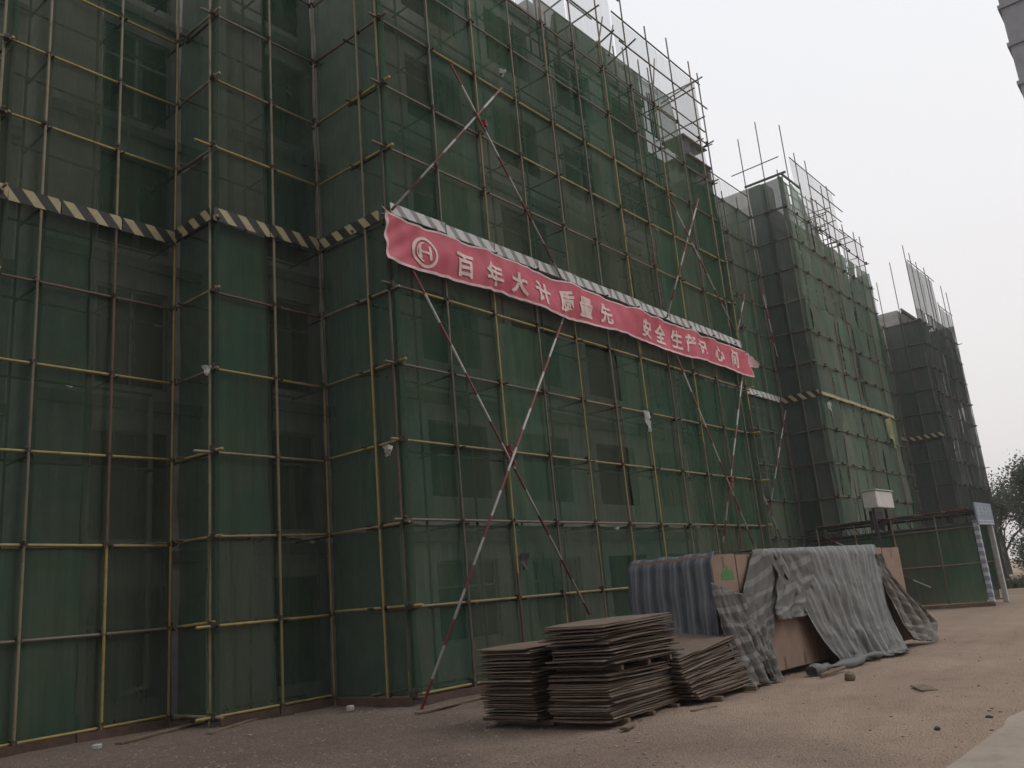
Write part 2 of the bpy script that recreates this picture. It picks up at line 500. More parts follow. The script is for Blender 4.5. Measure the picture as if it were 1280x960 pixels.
def build_ground():
    verts, faces = [], []
    def axis(a0, a1, step, far0, far1):
        v = []
        t = far0
        while t < a0 - 0.01:
            v.append(t); t += max(step * 3, (a0 - t) * 0.35)
        t = a0
        while t < a1:
            v.append(t); t += step
        g = step * 2
        while t < far1:
            v.append(t); t += g; g *= 1.35
        v.append(far1)
        return v
    xs = axis(2.0, 24.0, 0.11, -420, 520)
    ys = axis(1.0, 14.0, 0.11, -420, 420)
    nx, ny = len(xs), len(ys)
    for y in ys:
        for x in xs:
            verts.append((x, y, ground_z(x, y)))
    for j in range(ny - 1):
        for i in range(nx - 1):
            a = j * nx + i
            faces.append((a, a + 1, a + nx + 1, a + nx))
    me = bpy.data.meshes.new('ground')
    me.from_pydata(verts, [], faces)
    for p in me.polygons:
        p.use_smooth = True
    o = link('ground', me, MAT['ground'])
    o['kind'] = 'structure'
build_ground()

def build_pavement():
    bm = bmesh.new()
    n = 90
    top = []
    bot = []
    for i in range(n + 1):
        x = -6 + i * 0.5
        e = 2.22 + 0.07 * fbm(x, 1.0, 0.9) + 0.03 * fbm(x, 9.0, 4)
        top.append(bm.verts.new((x, e - 0.06, 0.055)))
        bot.append(bm.verts.new((x, e, -0.06)))
    back = [bm.verts.new((v.co.x, 1.02, 0.06)) for v in top]
    back2 = [bm.verts.new((v.co.x, -5.0, 0.06)) for v in top]
    for i in range(n):
        bm.faces.new((bot[i], bot[i + 1], top[i + 1], top[i]))
        bm.faces.new((top[i], top[i + 1], back[i + 1], back[i]))
        bm.faces.new((back[i], back[i + 1], back2[i + 1], back2[i]))
    o = bm_obj('pavement', bm, MAT['pave'])
    o['kind'] = 'structure'
build_pavement()

def build_gravel():
    bm = bmesh.new()
    base = bmesh.new()
    bmesh.ops.create_icosphere(base, subdivisions=1, radius=1.0)
    bv = [v.co.copy() for v in base.verts]
    bf = [[v.index for v in f.verts] for f in base.faces]
    base.free()
    verts, faces = [], []
    rr = random.Random(5)
    for k in range(9000):
        d = 3.5 + (rr.random() ** 1.4) * 17
        px = rr.uniform(-40, 1320)
        dr = ray(px, 900)
        a = Vector((dr.x, dr.y)).normalized() * d * 1.1
        if a.y < 2.2 or a.y > 13.4 or (a.x > 10.5 and a.y > 11.2):
            continue
        if a.x * .5 - a.y * .62 > 1.0 and rr.random() < .93:
            continue
        s = rr.uniform(0.006, 0.02) if rr.random() < 0.985 else rr.uniform(0.02, 0.035)
        sx, sy, sz = s * rr.uniform(.7, 1.4), s * rr.uniform(.7, 1.4), s * rr.uniform(.45, .8)
        c, sn = math.cos(k), math.sin(k)
        z = ground_z(a.x, a.y) + sz * 0.3
        o = len(verts)
        for v in bv:
            j = rr.uniform(.8, 1.2)
            x, y = v.x * sx * j, v.y * sy * j
            verts.append((a.x + x * c - y * sn, a.y + x * sn + y * c, z + v.z * sz))
        faces += [[o + i for i in f] for f in bf]
    me = bpy.data.meshes.new('gravel')
    me.from_pydata(verts, [], faces)
    o = link('gravel', me, MAT['stone'])
    o['kind'] = 'stuff'
    tag(o, 'loose reddish brown gravel scattered over the dirt yard', 'gravel')
build_gravel()

# ------------------------------------------------------------------ the building under construction
FLOOR_H = 3.0
bld = empty('apartment_building', 'unfinished concrete apartment building wrapped in scaffolding and green netting', 'building', (20, 16, 0))

def wall_panel(x0, x1, y, z0, z1, holes, th=0.22):
    """front wall facing -Y with rectangular openings and real reveals"""
    xs = sorted({x0, x1, *[h[0] for h in holes], *[h[1] for h in holes]})
    zs = sorted({z0, z1, *[h[2] for h in holes], *[h[3] for h in holes]})
    bm = bmesh.new()
    def inside(xc, zc):
        return any(h[0] < xc < h[1] and h[2] < zc < h[3] for h in holes)
    for i in range(len(xs) - 1):
        for k in range(len(zs) - 1):
            if not inside((xs[i] + xs[i + 1]) / 2, (zs[k] + zs[k + 1]) / 2):
                a, b, c, d = xs[i], xs[i + 1], zs[k], zs[k + 1]
                bm.faces.new([bm.verts.new(p) for p in ((a, y, c), (b, y, c), (b, y, d), (a, y, d))])
                bm.faces.new([bm.verts.new(p) for p in ((a, y + th, d), (b, y + th, d), (b, y + th, c), (a, y + th, c))])
    for a, b, c, d in holes:
        for q in (((a, c), (b, c)), ((b, c), (b, d)), ((b, d), (a, d)), ((a, d), (a, c))):
            (xa, za), (xb, zb) = q
            bm.faces.new([bm.verts.new(p) for p in ((xa, y, za), (xb, y, zb), (xb, y + th, zb), (xa, y + th, za))])
    bmesh.ops.remove_doubles(bm, verts=bm.verts[:], dist=0.0005)
    return bm

def window(parent, x0, x1, y, z0, z1, glazed):
    bm = bmesh.new()
    t = 0.06
    yc = y + 0.11
    for zc in (z0 + t / 2, z1 - t / 2):
        add_box(bm, ((x0 + x1) / 2, yc, zc), (x1 - x0, 0.07, t))
    n = 2 if x1 - x0 > 1.2 else 1
    for i in range(n + 1):
        xx = x0 + t / 2 + (x1 - x0 - t) * i / n
        add_box(bm, (xx, yc, (z0 + z1) / 2), (t, 0.064, z1 - z0 - 2 * t))
    add_box(bm, ((x0 + x1) / 2, yc - 0.002, z0 + (z1 - z0) * 0.68), (x1 - x0 - 2 * t, 0.05, 0.05))
    f = local(parent, bm_obj('window', bm, MAT['frame']))
    if glazed:
        bm = bmesh.new()
        add_box(bm, ((x0 + x1) / 2, yc + 0.01, (z0 + z1) / 2), (x1 - x0 - t, 0.008, z1 - z0 - t))
        p = bm_obj('pane', bm, MAT['glass'])
        p.parent = f
        p.matrix_parent_inverse = Matrix.Identity(4)

BACK = 25.0
ROOF = 18.0
sections = [  # x0, x1, front y, window x-centres, window width, roof height
    (-3.0, 6.3, 17.8, [1.0, 4.6], 1.5, 21.0),
    (6.3, 9.55, 16.25, [8.05], 1.5, 21.0),
    (9.55, 12.05, 14.95, [10.95], 1.15, 21.0),
    (12.05, 18.4, 12.75, [13.75, 16.9], 1.9, 18.3),
    (18.4, 24.4, 12.77, [20.1, 23.0], 1.9, 19.2),
    (24.4, 38.35, 15.85, [27.5, 30.5, 34.2, 36.6], 1.5, 19.6),
    (38.35, 39.5, 14.1, [], 1.3, 20.3),
    (39.5, 46.9, 14.12, [41.6, 44.8], 1.9, 19.2),
    (46.9, 58.85, 16.25, [50.0, 54.0], 1.5, 17.8),
    (58.85, 65.6, 14.05, [60.8, 63.6], 1.7, 18.0),
]
rw = random.Random(3)
for (x0, x1, y, wins, ww, roof) in sections:
    holes = []
    nf = int(roof / FLOOR_H + 0.2)
    for k in range(nf):
        for c in wins:
            tall = (x0 < 9 or 9 < x0 < 11)
            s, h = (0.35, 2.1) if tall else (0.85, 1.65)
            holes.append((c - ww / 2, c + ww / 2, k * FLOOR_H + s, k * FLOOR_H + s + h))
    local(bld, bm_obj('wall', wall_panel(x0, x1, y, -0.1, roof, holes), MAT['concrete']))
    for hi, h in enumerate(holes):
        if rw.random() < 0.5:
            window(bld, h[0], h[1], y, h[2], h[3], rw.random() < 0.6)
    # side walls, rear wall and roof close the volume so that rooms are dark
    bm = bmesh.new()
    for xa in (x0 + 0.1, x1 - 0.1):
        add_box(bm, (xa, (y + 0.225 + BACK) / 2, roof / 2 - 0.05), (0.2, BACK - y - 0.23, roof + 0.09))
    add_box(bm, ((x0 + x1) / 2, BACK, roof / 2 - 0.05), (x1 - x0 - 0.41, 0.2, roof + 0.08))
    local(bld, bm_obj('wall', bm, MAT['concrete']))
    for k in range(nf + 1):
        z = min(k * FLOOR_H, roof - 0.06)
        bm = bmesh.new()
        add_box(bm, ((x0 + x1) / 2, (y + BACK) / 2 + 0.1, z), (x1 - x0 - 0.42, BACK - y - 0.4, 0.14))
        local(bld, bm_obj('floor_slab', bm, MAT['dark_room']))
        if k:
            bm = bmesh.new()
            add_box(bm, ((x0 + x1) / 2, y - 0.045, z), (x1 - x0 + 0.06, 0.085, 0.22))
            local(bld, bm_obj('slab_edge', bm, MAT['slab']))
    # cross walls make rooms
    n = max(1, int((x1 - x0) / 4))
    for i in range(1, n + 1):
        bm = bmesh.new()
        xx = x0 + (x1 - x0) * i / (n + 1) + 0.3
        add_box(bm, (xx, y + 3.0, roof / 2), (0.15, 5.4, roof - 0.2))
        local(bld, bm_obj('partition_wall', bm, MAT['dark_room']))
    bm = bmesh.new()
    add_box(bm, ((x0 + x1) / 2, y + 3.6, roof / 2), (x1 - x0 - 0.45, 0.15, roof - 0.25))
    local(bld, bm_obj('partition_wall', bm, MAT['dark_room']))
# white drainpipe at the recessed end of the facade
bm = bmesh.new()
px_, py_ = 8.38, 16.1
add_tube(bm, (px_, py_, 0.6), (px_, py_, 6.2), 0.055, 10)
add_tube(bm, (px_, py_, 0.62), (px_ - 0.5, py_, 0.55), 0.05, 8)
for z in (1.2, 2.8, 4.4):
    add_tube(bm, (px_, py_, z), (px_, py_, z + 0.09), 0.068, 10)
local(bld, bm_obj('drainpipe', bm, MAT['box_white']))

# ------------------------------------------------------------------ scaffolds
def cyl_mesh(name, r=0.026, seg=8):
    bm = bmesh.new()
    bmesh.ops.create_cone(bm, cap_ends=True, segments=seg, radius1=r, radius2=r, depth=1.0)
    me = bpy.data.meshes.new(name)
    bm.to_mesh(me); bm.free()
    for p in me.polygons:
        p.use_smooth = len(p.vertices) == 4
    return me
PIPE = {k: cyl_mesh('pipe_' + k) for k in ('pole', 'pole_mid', 'pole_dark')}
for k in PIPE:
    PIPE[k].materials.append(MAT[k])

def pipe(name, parent, a, b, kind='pole'):
    a = Vector(a); b = Vector(b)
    d = b - a
    o = bpy.data.objects.new(name, PIPE[kind])
    COL.objects.link(o)
    o.parent = parent
    o.location = (a + b) / 2 - Vector(parent.location)
    o.rotation_mode = 'QUATERNION'
    o.rotation_quaternion = d.to_track_quat('Z', 'Y')
    o.scale = (1, 1, d.length)
    return o

def row_z(k):
    return 0.15 + 1.5 * k

COUP = []
def coupler_geo(bm, p, rr, s=1.0):
    rot = Matrix.Rotation(rr.uniform(-.5, .5), 4, 'Z') @ Matrix.Rotation(rr.uniform(-.3, .3), 4, 'X')
    add_box(bm, p, (0.085 * s, 0.1 * s, 0.075 * s), rot)
    add_box(bm, Vector(p) + Vector((rr.uniform(-.03, .03), rr.uniform(-.03, .02), rr.uniform(.02, .07))), (0.05 * s, 0.12 * s, 0.05 * s), rot)
    if rr.random() < 0.5:
        q = Vector(p) + Vector((rr.uniform(-.04, .04), -0.05, rr.uniform(-.05, .05)))
        add_tube(bm, q, q + Vector((rr.uniform(-.07, .07), rr.uniform(-.06, .0), rr.uniform(-.06, .06))), 0.009, 5)

def net_mesh(name, fr, u0, u1, z0, z1, seed, off=-0.085, sag=0.0, poles=(), rows=(), topf=None, amp=1.0):
    """one hung sheet; its UVs are metres along the cloth"""
    nu = max(4, int((u1 - u0) / 0.16))
    nv = max(4, int((z1 - z0) / 0.3))
    rr = random.Random(seed)
    verts, faces, uvs = [], [], []
    ph = rr.uniform(0, 100)
    for j in range(nv + 1):
        t = j / nv
        for i in range(nu + 1):
            s = i / nu
            u = u0 + (u1 - u0) * s
            ztop = z1 if topf is None else topf(u)
            z = z0 + (ztop - z0) * t
            if sag and t > 0.999:
                z -= sag * (0.4 + noise.noise(Vector((u * 0.9, ph, 1))) + 0.6 * abs(math.sin(u * math.pi / 1.5)))
            dz = 1.0 if not rows else min(1.0, min(abs(z - r) for r in rows) / 0.4)
            du = 1.0 if not poles else min(1.0, min(abs(u - q) for q in poles) / 0.35)
            tie = 0.35 + 0.65 * min(dz, 1) * (0.5 + 0.5 * du)
            n1 = noise.noise(Vector((u * 1.1, z * 0.35, ph)))
            n2 = noise.noise(Vector((u * 4.5, z * 0.5, ph + 9)))
            b = off - 0.02 + tie * amp * (0.06 * n1 + 0.028 * n2)
            if s < .001 or s > .999:
                u += 0.05 * noise.noise(Vector((z * 1.3, ph, s * 9)))
            p = fr(u, b, z)
            verts.append(p)
            uvs.append((u + ph, z))
    for j in range(nv):
        for i in range(nu):
            a = j * (nu + 1) + i
            faces.append((a, a + 1, a + nu + 2, a + nu + 1))
    me = bpy.data.meshes.new(name)
    me.from_pydata(verts, [], faces)
    ul = me.uv_layers.new(name='UVMap')
    for lp in me.loops:
        ul.data[lp.index].uv = uvs[lp.vertex_index]
    for p in me.polygons:
        p.use_smooth = True
    return me

SEED = [100]
def face(parent, P0, P1, poles, kmax, splits, top, kind='pole', net='net', white=(), poletop=None, inner=True,
         pw=1.5, topf=None, amp=1.0, corner_in=(), rows_skip=(), zlow=0.12, ends=(0.25, 0.25), couplers=True):
    """one flat run of scaffold from P0 to P1, outside to the right hand of P0->P1 walking with the building on the left"""
    P0 = Vector((*P0, 0)); P1 = Vector((*P1, 0))
    d = (P1 - P0); L = d.length; d.normalize()
    nrm = Vector((d.y, -d.x, 0))
    SEED[0] += 17
    rr = random.Random(SEED[0])
    loc = Vector(parent.location)
    def fr(u, off, z):
        return P0 + d * u + nrm * off + Vector((0, 0, z)) - loc
    def W(u, off, z):
        return P0 + d * u + nrm * off + Vector((0, 0, z))
    rows = [row_z(k) for k in range(kmax + 1)]
    tops = poletop if poletop is not None else [top + rr.uniform(0.2, 0.7) for _ in poles]
    lean = []
    for i, u in enumerate(poles):
        l0, l1 = rr.uniform(-.02, .02), rr.uniform(-.05, .05)
        lean.append((l0, l1))
        po = -0.13 if i in corner_in else 0.0
        pipe('pole', parent, W(u + l0, po, 0.0), W(u + l1, po, tops[i]), kind)
    if inner:
        for i, u in enumerate(poles):
            if i in corner_in or (len(corner_in) == 1 and i == len(poles) - 1):
                continue
            pipe('inner_pole', parent, W(u, -0.98, 0.0), W(u + rr.uniform(-.04, .04), -0.98, top - 0.3), 'pole_dark')
    jz = [rr.uniform(-.035, .035) for _ in rows]
    for k, z in enumerate(rows):
        if k in rows_skip:
            continue
        e0 = ends[0] * rr.uniform(-.1, 1.2); e1 = ends[1] * rr.uniform(-.1, 1.2)
        pipe('ledger', parent, W(-e0, -0.05, z + jz[k] + rr.uniform(-.03, .03)), W(L + e1, -0.05, z + jz[k] + rr.uniform(-.03, .03)), kind)
        if inner:
            pipe('inner_ledger', parent, W(-0.1, -1.03, z + rr.uniform(-.03, .03)), W(L + .1, -1.03, z + rr.uniform(-.03, .03)), 'pole_dark')
    if couplers:
        bm = bmesh.new()
        for k, z in enumerate(rows):
            if k in rows_skip:
                continue
            for i, u in enumerate(poles):
                t = z / max(tops[i], 1)
                uu = u + lean[i][0] * (1 - t) + lean[i][1] * t
                coupler_geo(bm, fr(uu, -0.03, z + jz[k]), rr, 1.0)
                if inner and rr.random() < 0.8:
                    ex = rr.uniform(0.04, 0.16)
                    add_tube(bm, fr(uu + 0.06, ex, z - 0.05), fr(uu + 0.06, -1.15, z - 0.05 + rr.uniform(-.02, .02)), 0.022, 6)
        c = bm_obj('coupler', bm, MAT['coupler'], parent)
        c['kind'] = 'stuff'
    # netting, hung in sheets
    npan = max(1, round(L / pw))
    cuts = [L * i / npan for i in range(npan + 1)]
    for i in range(1, npan):
        cuts[i] += rr.uniform(-.12, .12)
    zs = [zlow] + [row_z(s) for s in splits] + [top]
    for i in range(npan):
        for j in range(len(zs) - 1):
            a, b = cuts[i], cuts[i + 1]
            last = j == len(zs) - 2
            SEED[0] += 1
            slit = splits[0] == 2 and amp < 2
            ov = rr.choice((.05, .05, .05, .05, .0, -.05))
            me = net_mesh('netting_panel', fr, a - ov, b + 0.04, zs[j] - (0.0 if j == 0 else -.015 if slit and j == 1 else rr.uniform(-.02, .1)), zs[j + 1],
                          SEED[0], off=-0.085 - 0.012 * ((i + j) % 2) - 0.006 * (j % 3), sag=0.0 if last else 0.075 if slit and j == 0 else 0.05, poles=poles, rows=rows,
                          topf=topf if last else None, amp=amp)
            link('netting_panel', me, MAT[net], parent)
    for (u0, u1, z0, z1, off) in white:
        m = max(1, round((u1 - u0) / 2.4))
        for i in range(m):
            SEED[0] += 1
            a = u0 + (u1 - u0) * i / m; b = u0 + (u1 - u0) * (i + 1) / m
            me = net_mesh('pale_netting_panel', fr, a, b, z0, z1, SEED[0], off=off - 0.01 * (i % 2), poles=poles, rows=[z0, z1], amp=1.5)
            link('pale_netting_panel', me, MAT['net_white'], parent)
        pipe('top_rail', parent, W(u0 - .1, off + 0.04, z1), W(u1 + .25, off + 0.04, z1 + rr.uniform(-.04, .04)), 'pole_dark')
    return W, rr

def warning_boards(parent, P0, P1, z, h, mat, n, off=0.04, drop=0.0, u0=0.0, u1=None):
    P0 = Vector((*P0, 0)); P1 = Vector((*P1, 0))
    d = (P1 - P0); L = d.length; d.normalize()
    nrm = Vector((d.y, -d.x, 0))
    u1 = L if u1 is None else u1
    ang = math.atan2(d.y, d.x)
    for i in range(n):
        a = u0 + (u1 - u0) * i / n; b = u0 + (u1 - u0) * (i + 1) / n
        me = box_mesh('warning_board', (b - a - 0.02, 0.015, h))
        o = link('warning_board', me, mat, parent)
        rz = R.uniform(-.012, .012)
        zz = z + R.uniform(-.015, .015) - drop * (i + .5) / n
        o.location = P0 + d * ((a + b) / 2) + nrm * (off + 0.004 * (i % 2)) + Vector((0, 0, zz)) - Vector(parent.location)
        o.rotation_euler = (R.uniform(-.06, .06), rz, ang)

YA, YB, YM, YR1, YB2, YR2, YB3 = 14.92, 13.6, 11.42, 14.5, 12.75, 14.9, 12.7
XL, XA, XB, XM1, XB2, XB2e, XB3, XB3e = 5.0, 8.23, 10.75, 26.35, 37.0, 48.3, 57.5, 67.0

# --- recessed left end
sA = empty('scaffold', 'green netted pipe scaffold on the most recessed facade section, black and yellow board across it', 'scaffold', (6.6, YA, 0), 'netted scaffold sections')
face(sA, (XL, YA), (XA, YA), [0.0, .69, 2.02, 3.2], 10, [2, 6], 17.0, corner_in=(0,), ends=(.3, .05))
face(sA, (XL, YA + 2.2), (XL, YA), [0.2, 1.4], 10, [4, 8], 17.0, inner=False, ends=(.1, .2))
warning_boards(sA, (XL - .1, YA), (XA, YA), 9.12, 0.27, MAT['tape'], 3)

# --- narrow step
sB = empty('scaffold', 'narrow green netted scaffold step beside the banner section, black and yellow board across it', 'scaffold', (9.5, YB, 0), 'netted scaffold sections')
face(sB, (XA, YB), (XB, YB), [0.02, 1.37, 2.5], 10, [2, 6], 17.0, corner_in=(0,), ends=(.35, .03))
face(sB, (XA, YA), (XA, YB), [], 10, [3, 7], 17.0, inner=False, ends=(.05, .25), couplers=False)
warning_boards(sB, (XA, YB), (XB, YB), 9.2, 0.27, MAT['tape'], 2)
warning_boards(sB, (XA, YA), (XA, YB), 9.17, 0.25, MAT['tape'], 1)

# --- projecting section with the banner
sM = empty('scaffold', 'tall projecting scaffold section in green netting with red and white crossed braces behind the banner', 'scaffold', (18, YM, 0), 'netted scaffold sections')
Mp = [0.02] + [1.5 * i for i in range(1, 11)] + [XM1 - XB - .02]
def mtop(u):
    return 16.7 if u < 6.6 else min(17.5, 16.7 + (u - 6.6) * 6) if u < 13.3 else max(15.6, 17.5 - (u - 13.3) * 3.2)
face(sM, (XB, YM), (XM1, YM), Mp, 11, kind='pole_mid', splits=[2, 5, 8], top=17.5, topf=mtop, corner_in=(0,), ends=(.25, .1),
     white=[(0.1, 10.15, 16.8, 21.0, -0.16), (10.15, 15.6, 17.3, 19.2, -0.12), (13.6, 15.6, 15.5, 17.3, -0.2)],
     poletop=[21.4] * 7 + [21.5, 19.6, 19.9, 19.7, 19.5])
face(sM, (XB, YB), (XB, YM), [1.48], 10, [2, 6], 17.3, inner=False, ends=(.03, .25))
face(sM, (XM1, YM), (XM1, YR1), [0.7, 1.9], 10, [3, 6], 15.6, inner=False, ends=(.25, .03), white=[(0.1, 1.6, 15.5, 19.2, -0.1)])
warning_boards(sM, (XB, YB), (XB, YM), 9.2, 0.25, MAT['tape'], 1, u1=1.95)
warning_boards(sM, (XB, YM), (XM1, YM), 9.28, 0.24, MAT['tape_pale'], 10, off=0.05, drop=0.12)
# rails and loose tubes above the net
for (u, z, l) in [(8.6, 18.3, 1.2), (9.3, 17.8, 1.0), (8.1, 18.9, 1.3), (10.6, 18.15, .9), (14.4, 18.1, 1.4), (14.9, 17.2, 1.4), (15.2, 18.9, 1.3), (15.3, 16.4, 1.3)]:
    pipe('tube', sM, (XB + u, YM - .35, z + .1), (XB + u + R.uniform(-.1, .3), YM - .35 + l * 1.4, z - .05), 'pole_dark')
for z in (18.15, 19.65, 20.8):
    pipe('rail', sM, (XB + 0.1, YM - .03, z), (XB + 10.4, YM - .03, z + .05), 'pole_dark')
pipe('rail', sM, (XB + 10.1, YM - .04, 18.1), (XM1 + .3, YM - .04, 18.15), 'pole_dark')
for (x0, x1, z) in [(24.6, 26.3, 16.4), (24.8, 26.5, 15.75)]:
    me = box_mesh('deck_board', (x1 - x0, 0.9, 0.04))
    o = link('deck_board', me, MAT['slab'], sM)
    o.location = Vector(((x0 + x1) / 2, YM + .5, z)) - Vector(sM.location)
for u in (9.0, 9.6, 12.2):
    pipe('brace_tube', sM, (XB + u, YM + .1, 17.4), (XB + u + 1.2, YM + .5, 19.3), 'pole_dark')

rq = random.Random(77)
for i in range(16):
    u = rq.uniform(6.5, 15.3)
    pipe('tube', sM, (XB + u, YM + .95, 16.6), (XB + u + rq.uniform(-.06, .06), YM + .95, rq.uniform(18.2, 20.3) if u < 10 else rq.uniform(17.8, 19.6)), 'pole_dark')
for z in (17.1, 17.9, 18.7, 19.5):
    pipe('rail', sM, (XB + 6.0, YM + .97, z), (XB + (10.3 if z > 19 else 15.4), YM + .97, z + .04), 'pole_dark')

# red-white crossed braces in front of the net
def brace(parent, pa, pb, ya=YM - .075, yb=None, foot=False):
    A = on_ground(*pa) if foot else on_y(*pa, ya)
    B = on_y(*pb, ya if yb is None else yb)
    d = B - A
    bm = bmesh.new()
    L = d.length
    bmesh.ops.create_cone(bm, cap_ends=True, segments=8, radius1=0.026, radius2=0.026, depth=L, matrix=Matrix.Translation((0, 0, L / 2)))
    o = bm_obj('brace', bm, MAT['brace'], parent, True)
    o.rotation_mode = 'QUATERNION'
    o.rotation_quaternion = d.to_track_quat('Z', 'Y')
    o.location = A - Vector(parent.location)
    return A, B
brace(sM, (527, 886), (704, 398), foot=True)
brace(sM, (516, 338), (737, 768), YM - .13)
brace(sM, (627, 110), (490, 262))
brace(sM, (563, 80), (702, 348), YM - .13)
brace(sM, (873, 249), (834, 396))
brace(sM, (836, 245), (924, 425), YM - .13)
brace(sM, (846, 445), (946, 690), YM - .13)
brace(sM, (929, 462), (904, 678))
# knot of couplers where the braces cross
bm = bmesh.new()
kr = random.Random(2)
for c in [(637, 572), (636, 562), (640, 580), (913, 600), (913, 608), (605, 155)]:
    P = on_y(*c, YM - .1) - Vector(sM.location)
    coupler_geo(bm, P, kr, 1.35)
bm_obj('brace_coupler', bm, simple('red_painted_coupler', (0.2, 0.035, 0.035), 0.6, 0.3, 8), sM)

# --- recess between the projecting sections
s4 = empty('scaffold', 'recessed green netted scaffold bay between the banner section and the next projecting section', 'scaffold', (32, YR1, 0), 'netted scaffold sections')
face(s4, (XM1 + .05, YR1), (XB2, YR1), [0.2 + 1.5 * i for i in range(7)] + [10.5], 12, [3, 6, 9], 18.3, kind='pole_dark', ends=(.0, .05), white=[(5.5, 10.5, 18.2, 19.3, -0.1)])
warning_boards(s4, (XM1, YR1), (XB2, YR1), 9.22, 0.26, MAT['tape_pale'], 4, u0=3.2, u1=10.4)
brace(s4, (931, 368), (921, 420), YR1 - .08)
brace(s4, (968, 265), (985, 520), YR1 - .08) if False else None
brace(s4, (984, 502), (961, 645), YR1 - .08)
brace(s4, (951, 355), (984, 500), YR1 - .1)
brace(s4, (946, 600), (984, 690), YR1 - .1)

# --- second projecting section
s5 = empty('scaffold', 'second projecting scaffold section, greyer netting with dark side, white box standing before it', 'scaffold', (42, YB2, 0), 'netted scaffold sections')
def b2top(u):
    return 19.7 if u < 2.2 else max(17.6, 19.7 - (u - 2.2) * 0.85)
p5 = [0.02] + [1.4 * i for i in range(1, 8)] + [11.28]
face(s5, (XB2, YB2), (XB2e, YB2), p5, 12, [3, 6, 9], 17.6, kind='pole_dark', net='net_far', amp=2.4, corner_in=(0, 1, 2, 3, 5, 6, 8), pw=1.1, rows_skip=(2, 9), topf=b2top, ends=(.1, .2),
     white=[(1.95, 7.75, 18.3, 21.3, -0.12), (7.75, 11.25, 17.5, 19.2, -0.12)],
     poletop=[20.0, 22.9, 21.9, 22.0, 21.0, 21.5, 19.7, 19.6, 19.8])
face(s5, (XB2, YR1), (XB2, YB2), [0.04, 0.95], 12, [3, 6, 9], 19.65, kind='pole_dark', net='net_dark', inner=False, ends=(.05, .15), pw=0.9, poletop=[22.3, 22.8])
face(s5, (XB2e, YB2), (XB2e, YR2), [0.9, 2.0], 11, [4, 8], 17.5, kind='pole_dark', inner=False, ends=(.2, .05))
warning_boards(s5, (XB2, YR1), (XB2, YB2), 9.2, 0.3, MAT['tape'], 1, off=.05)
warning_boards(s5, (XB2, YB2), (XB2e, YB2), 9.2, 0.14, simple('dusty_yellow_board', (0.32, 0.29, 0.17), 0.8, 0.3, 4), 6, u0=0.1, u1=10.4, off=.05)
pipe('rail', s5, (XB2 - .03, YR1 + .6, 20.55), (XB2 - .03, YB2 - .05, 20.6), 'pole_dark')
me = box_mesh('edge_board', (0.06, YR1 - YB2 + .3, 0.1)); o = link('edge_board', me, MAT['dark_steel'], s5)
o.location = Vector((XB2, (YR1 + YB2) / 2 - .1, 19.75)) - s5.location
me = box_mesh('edge_board', (2.2, 0.06, 0.1)); o = link('edge_board', me, MAT['dark_steel'], s5)
o.location = Vector((XB2 + 1.15, YB2 - .02, 19.75)) - s5.location
rz = random.Random(8)
for i in range(9):
    u = rz.uniform(4.0, 9.5); z = rz.uniform(17.7, 19.6)
    pipe('tube', s5, (XB2 + u, YB2 - .35, z), (XB2 + u + rz.uniform(-.2, .5), YB2 + 1.0, z + rz.uniform(-.1, .1)), 'pole_dark')
for z in (18.15, 18.9, 19.65, 20.4):
    pipe('rail', s5, (XB2 + 3.6, YB2 - .03, z), (XB2 + 8.1 + rz.uniform(-.3, .4), YB2 - .03, z), 'pole_dark')
for u in (4.2, 4.9, 5.7, 6.4):
    pipe('tube', s5, (XB2 + u, YB2 + .4, 17.0), (XB2 + u, YB2 + .4, 19.6 + rz.uniform(0, .9)), 'pole_dark')

for i in range(14):
    u = rz.uniform(2.2, 11.0)
    pipe('tube', s5, (XB2 + u, YB2 + 1.0, 17.2), (XB2 + u + rz.uniform(-.05, .05), YB2 + 1.0, rz.uniform(19.3, 21.8) if u < 8 else rz.uniform(18.2, 19.8)), 'pole_dark')
for k in range(5):
    pipe('rail', s5, (XB2 + 2.4, YB2 + 1.02, 18.6 + .55 * k), (XB2 + 8.0 - .3 * k, YB2 + 1.02, 18.65 + .55 * k), 'pole_dark')

# --- second recess and third projecting section
s6 = empty('scaffold', 'far recessed scaffold bay in green netting with bare reinforcing bars above it', 'scaffold', (53, YR2, 0), 'netted scaffold sections')
face(s6, (XB2e + .05, YR2), (XB3, YR2), [0.2 + 1.5 * i for i in range(6)] + [9.0], 11, [4, 8], 16.6, kind='pole_dark', ends=(.0, .05), white=[(5.0, 8.9, 16.5, 18.6, -.1)])
warning_boards(s6, (XB2e, YR2), (XB3, YR2), 9.2, 0.2, MAT['tape'], 3, u0=4.5, u1=9)
# bare column bars and ties standing on the roof
rb = random.Random(6)
for cx in (54.6, 56.4, 58.2):
    for dx, dy in ((0, 0), (.45, 0), (0, .45), (.45, .45)):
        bm = bmesh.new()
        add_tube(bm, (cx + dx, YR2 + 1.5 + dy, 16.4), (cx + dx + rb.uniform(-.05, .05), YR2 + 1.5 + dy, 20.6 + rb.uniform(-.4, 1.0)), 0.02, 6)
        local(s6, bm_obj('bar', bm, MAT['rebar']))
    bm = bmesh.new()
    for k in range(15):
        z = 16.6 + k * 0.25
        for dy in (0, .45):
            add_tube(bm, (cx - .03, YR2 + 1.5 + dy, z), (cx + .48, YR2 + 1.5 + dy, z), 0.013, 5)
        for dx in (0, .45):
            add_tube(bm, (cx + dx, YR2 + 1.47, z), (cx + dx, YR2 + 1.98, z), 0.013, 5)
    c = local(s6, bm_obj('stirrup', bm, MAT['rebar'])); c['kind'] = 'stuff'
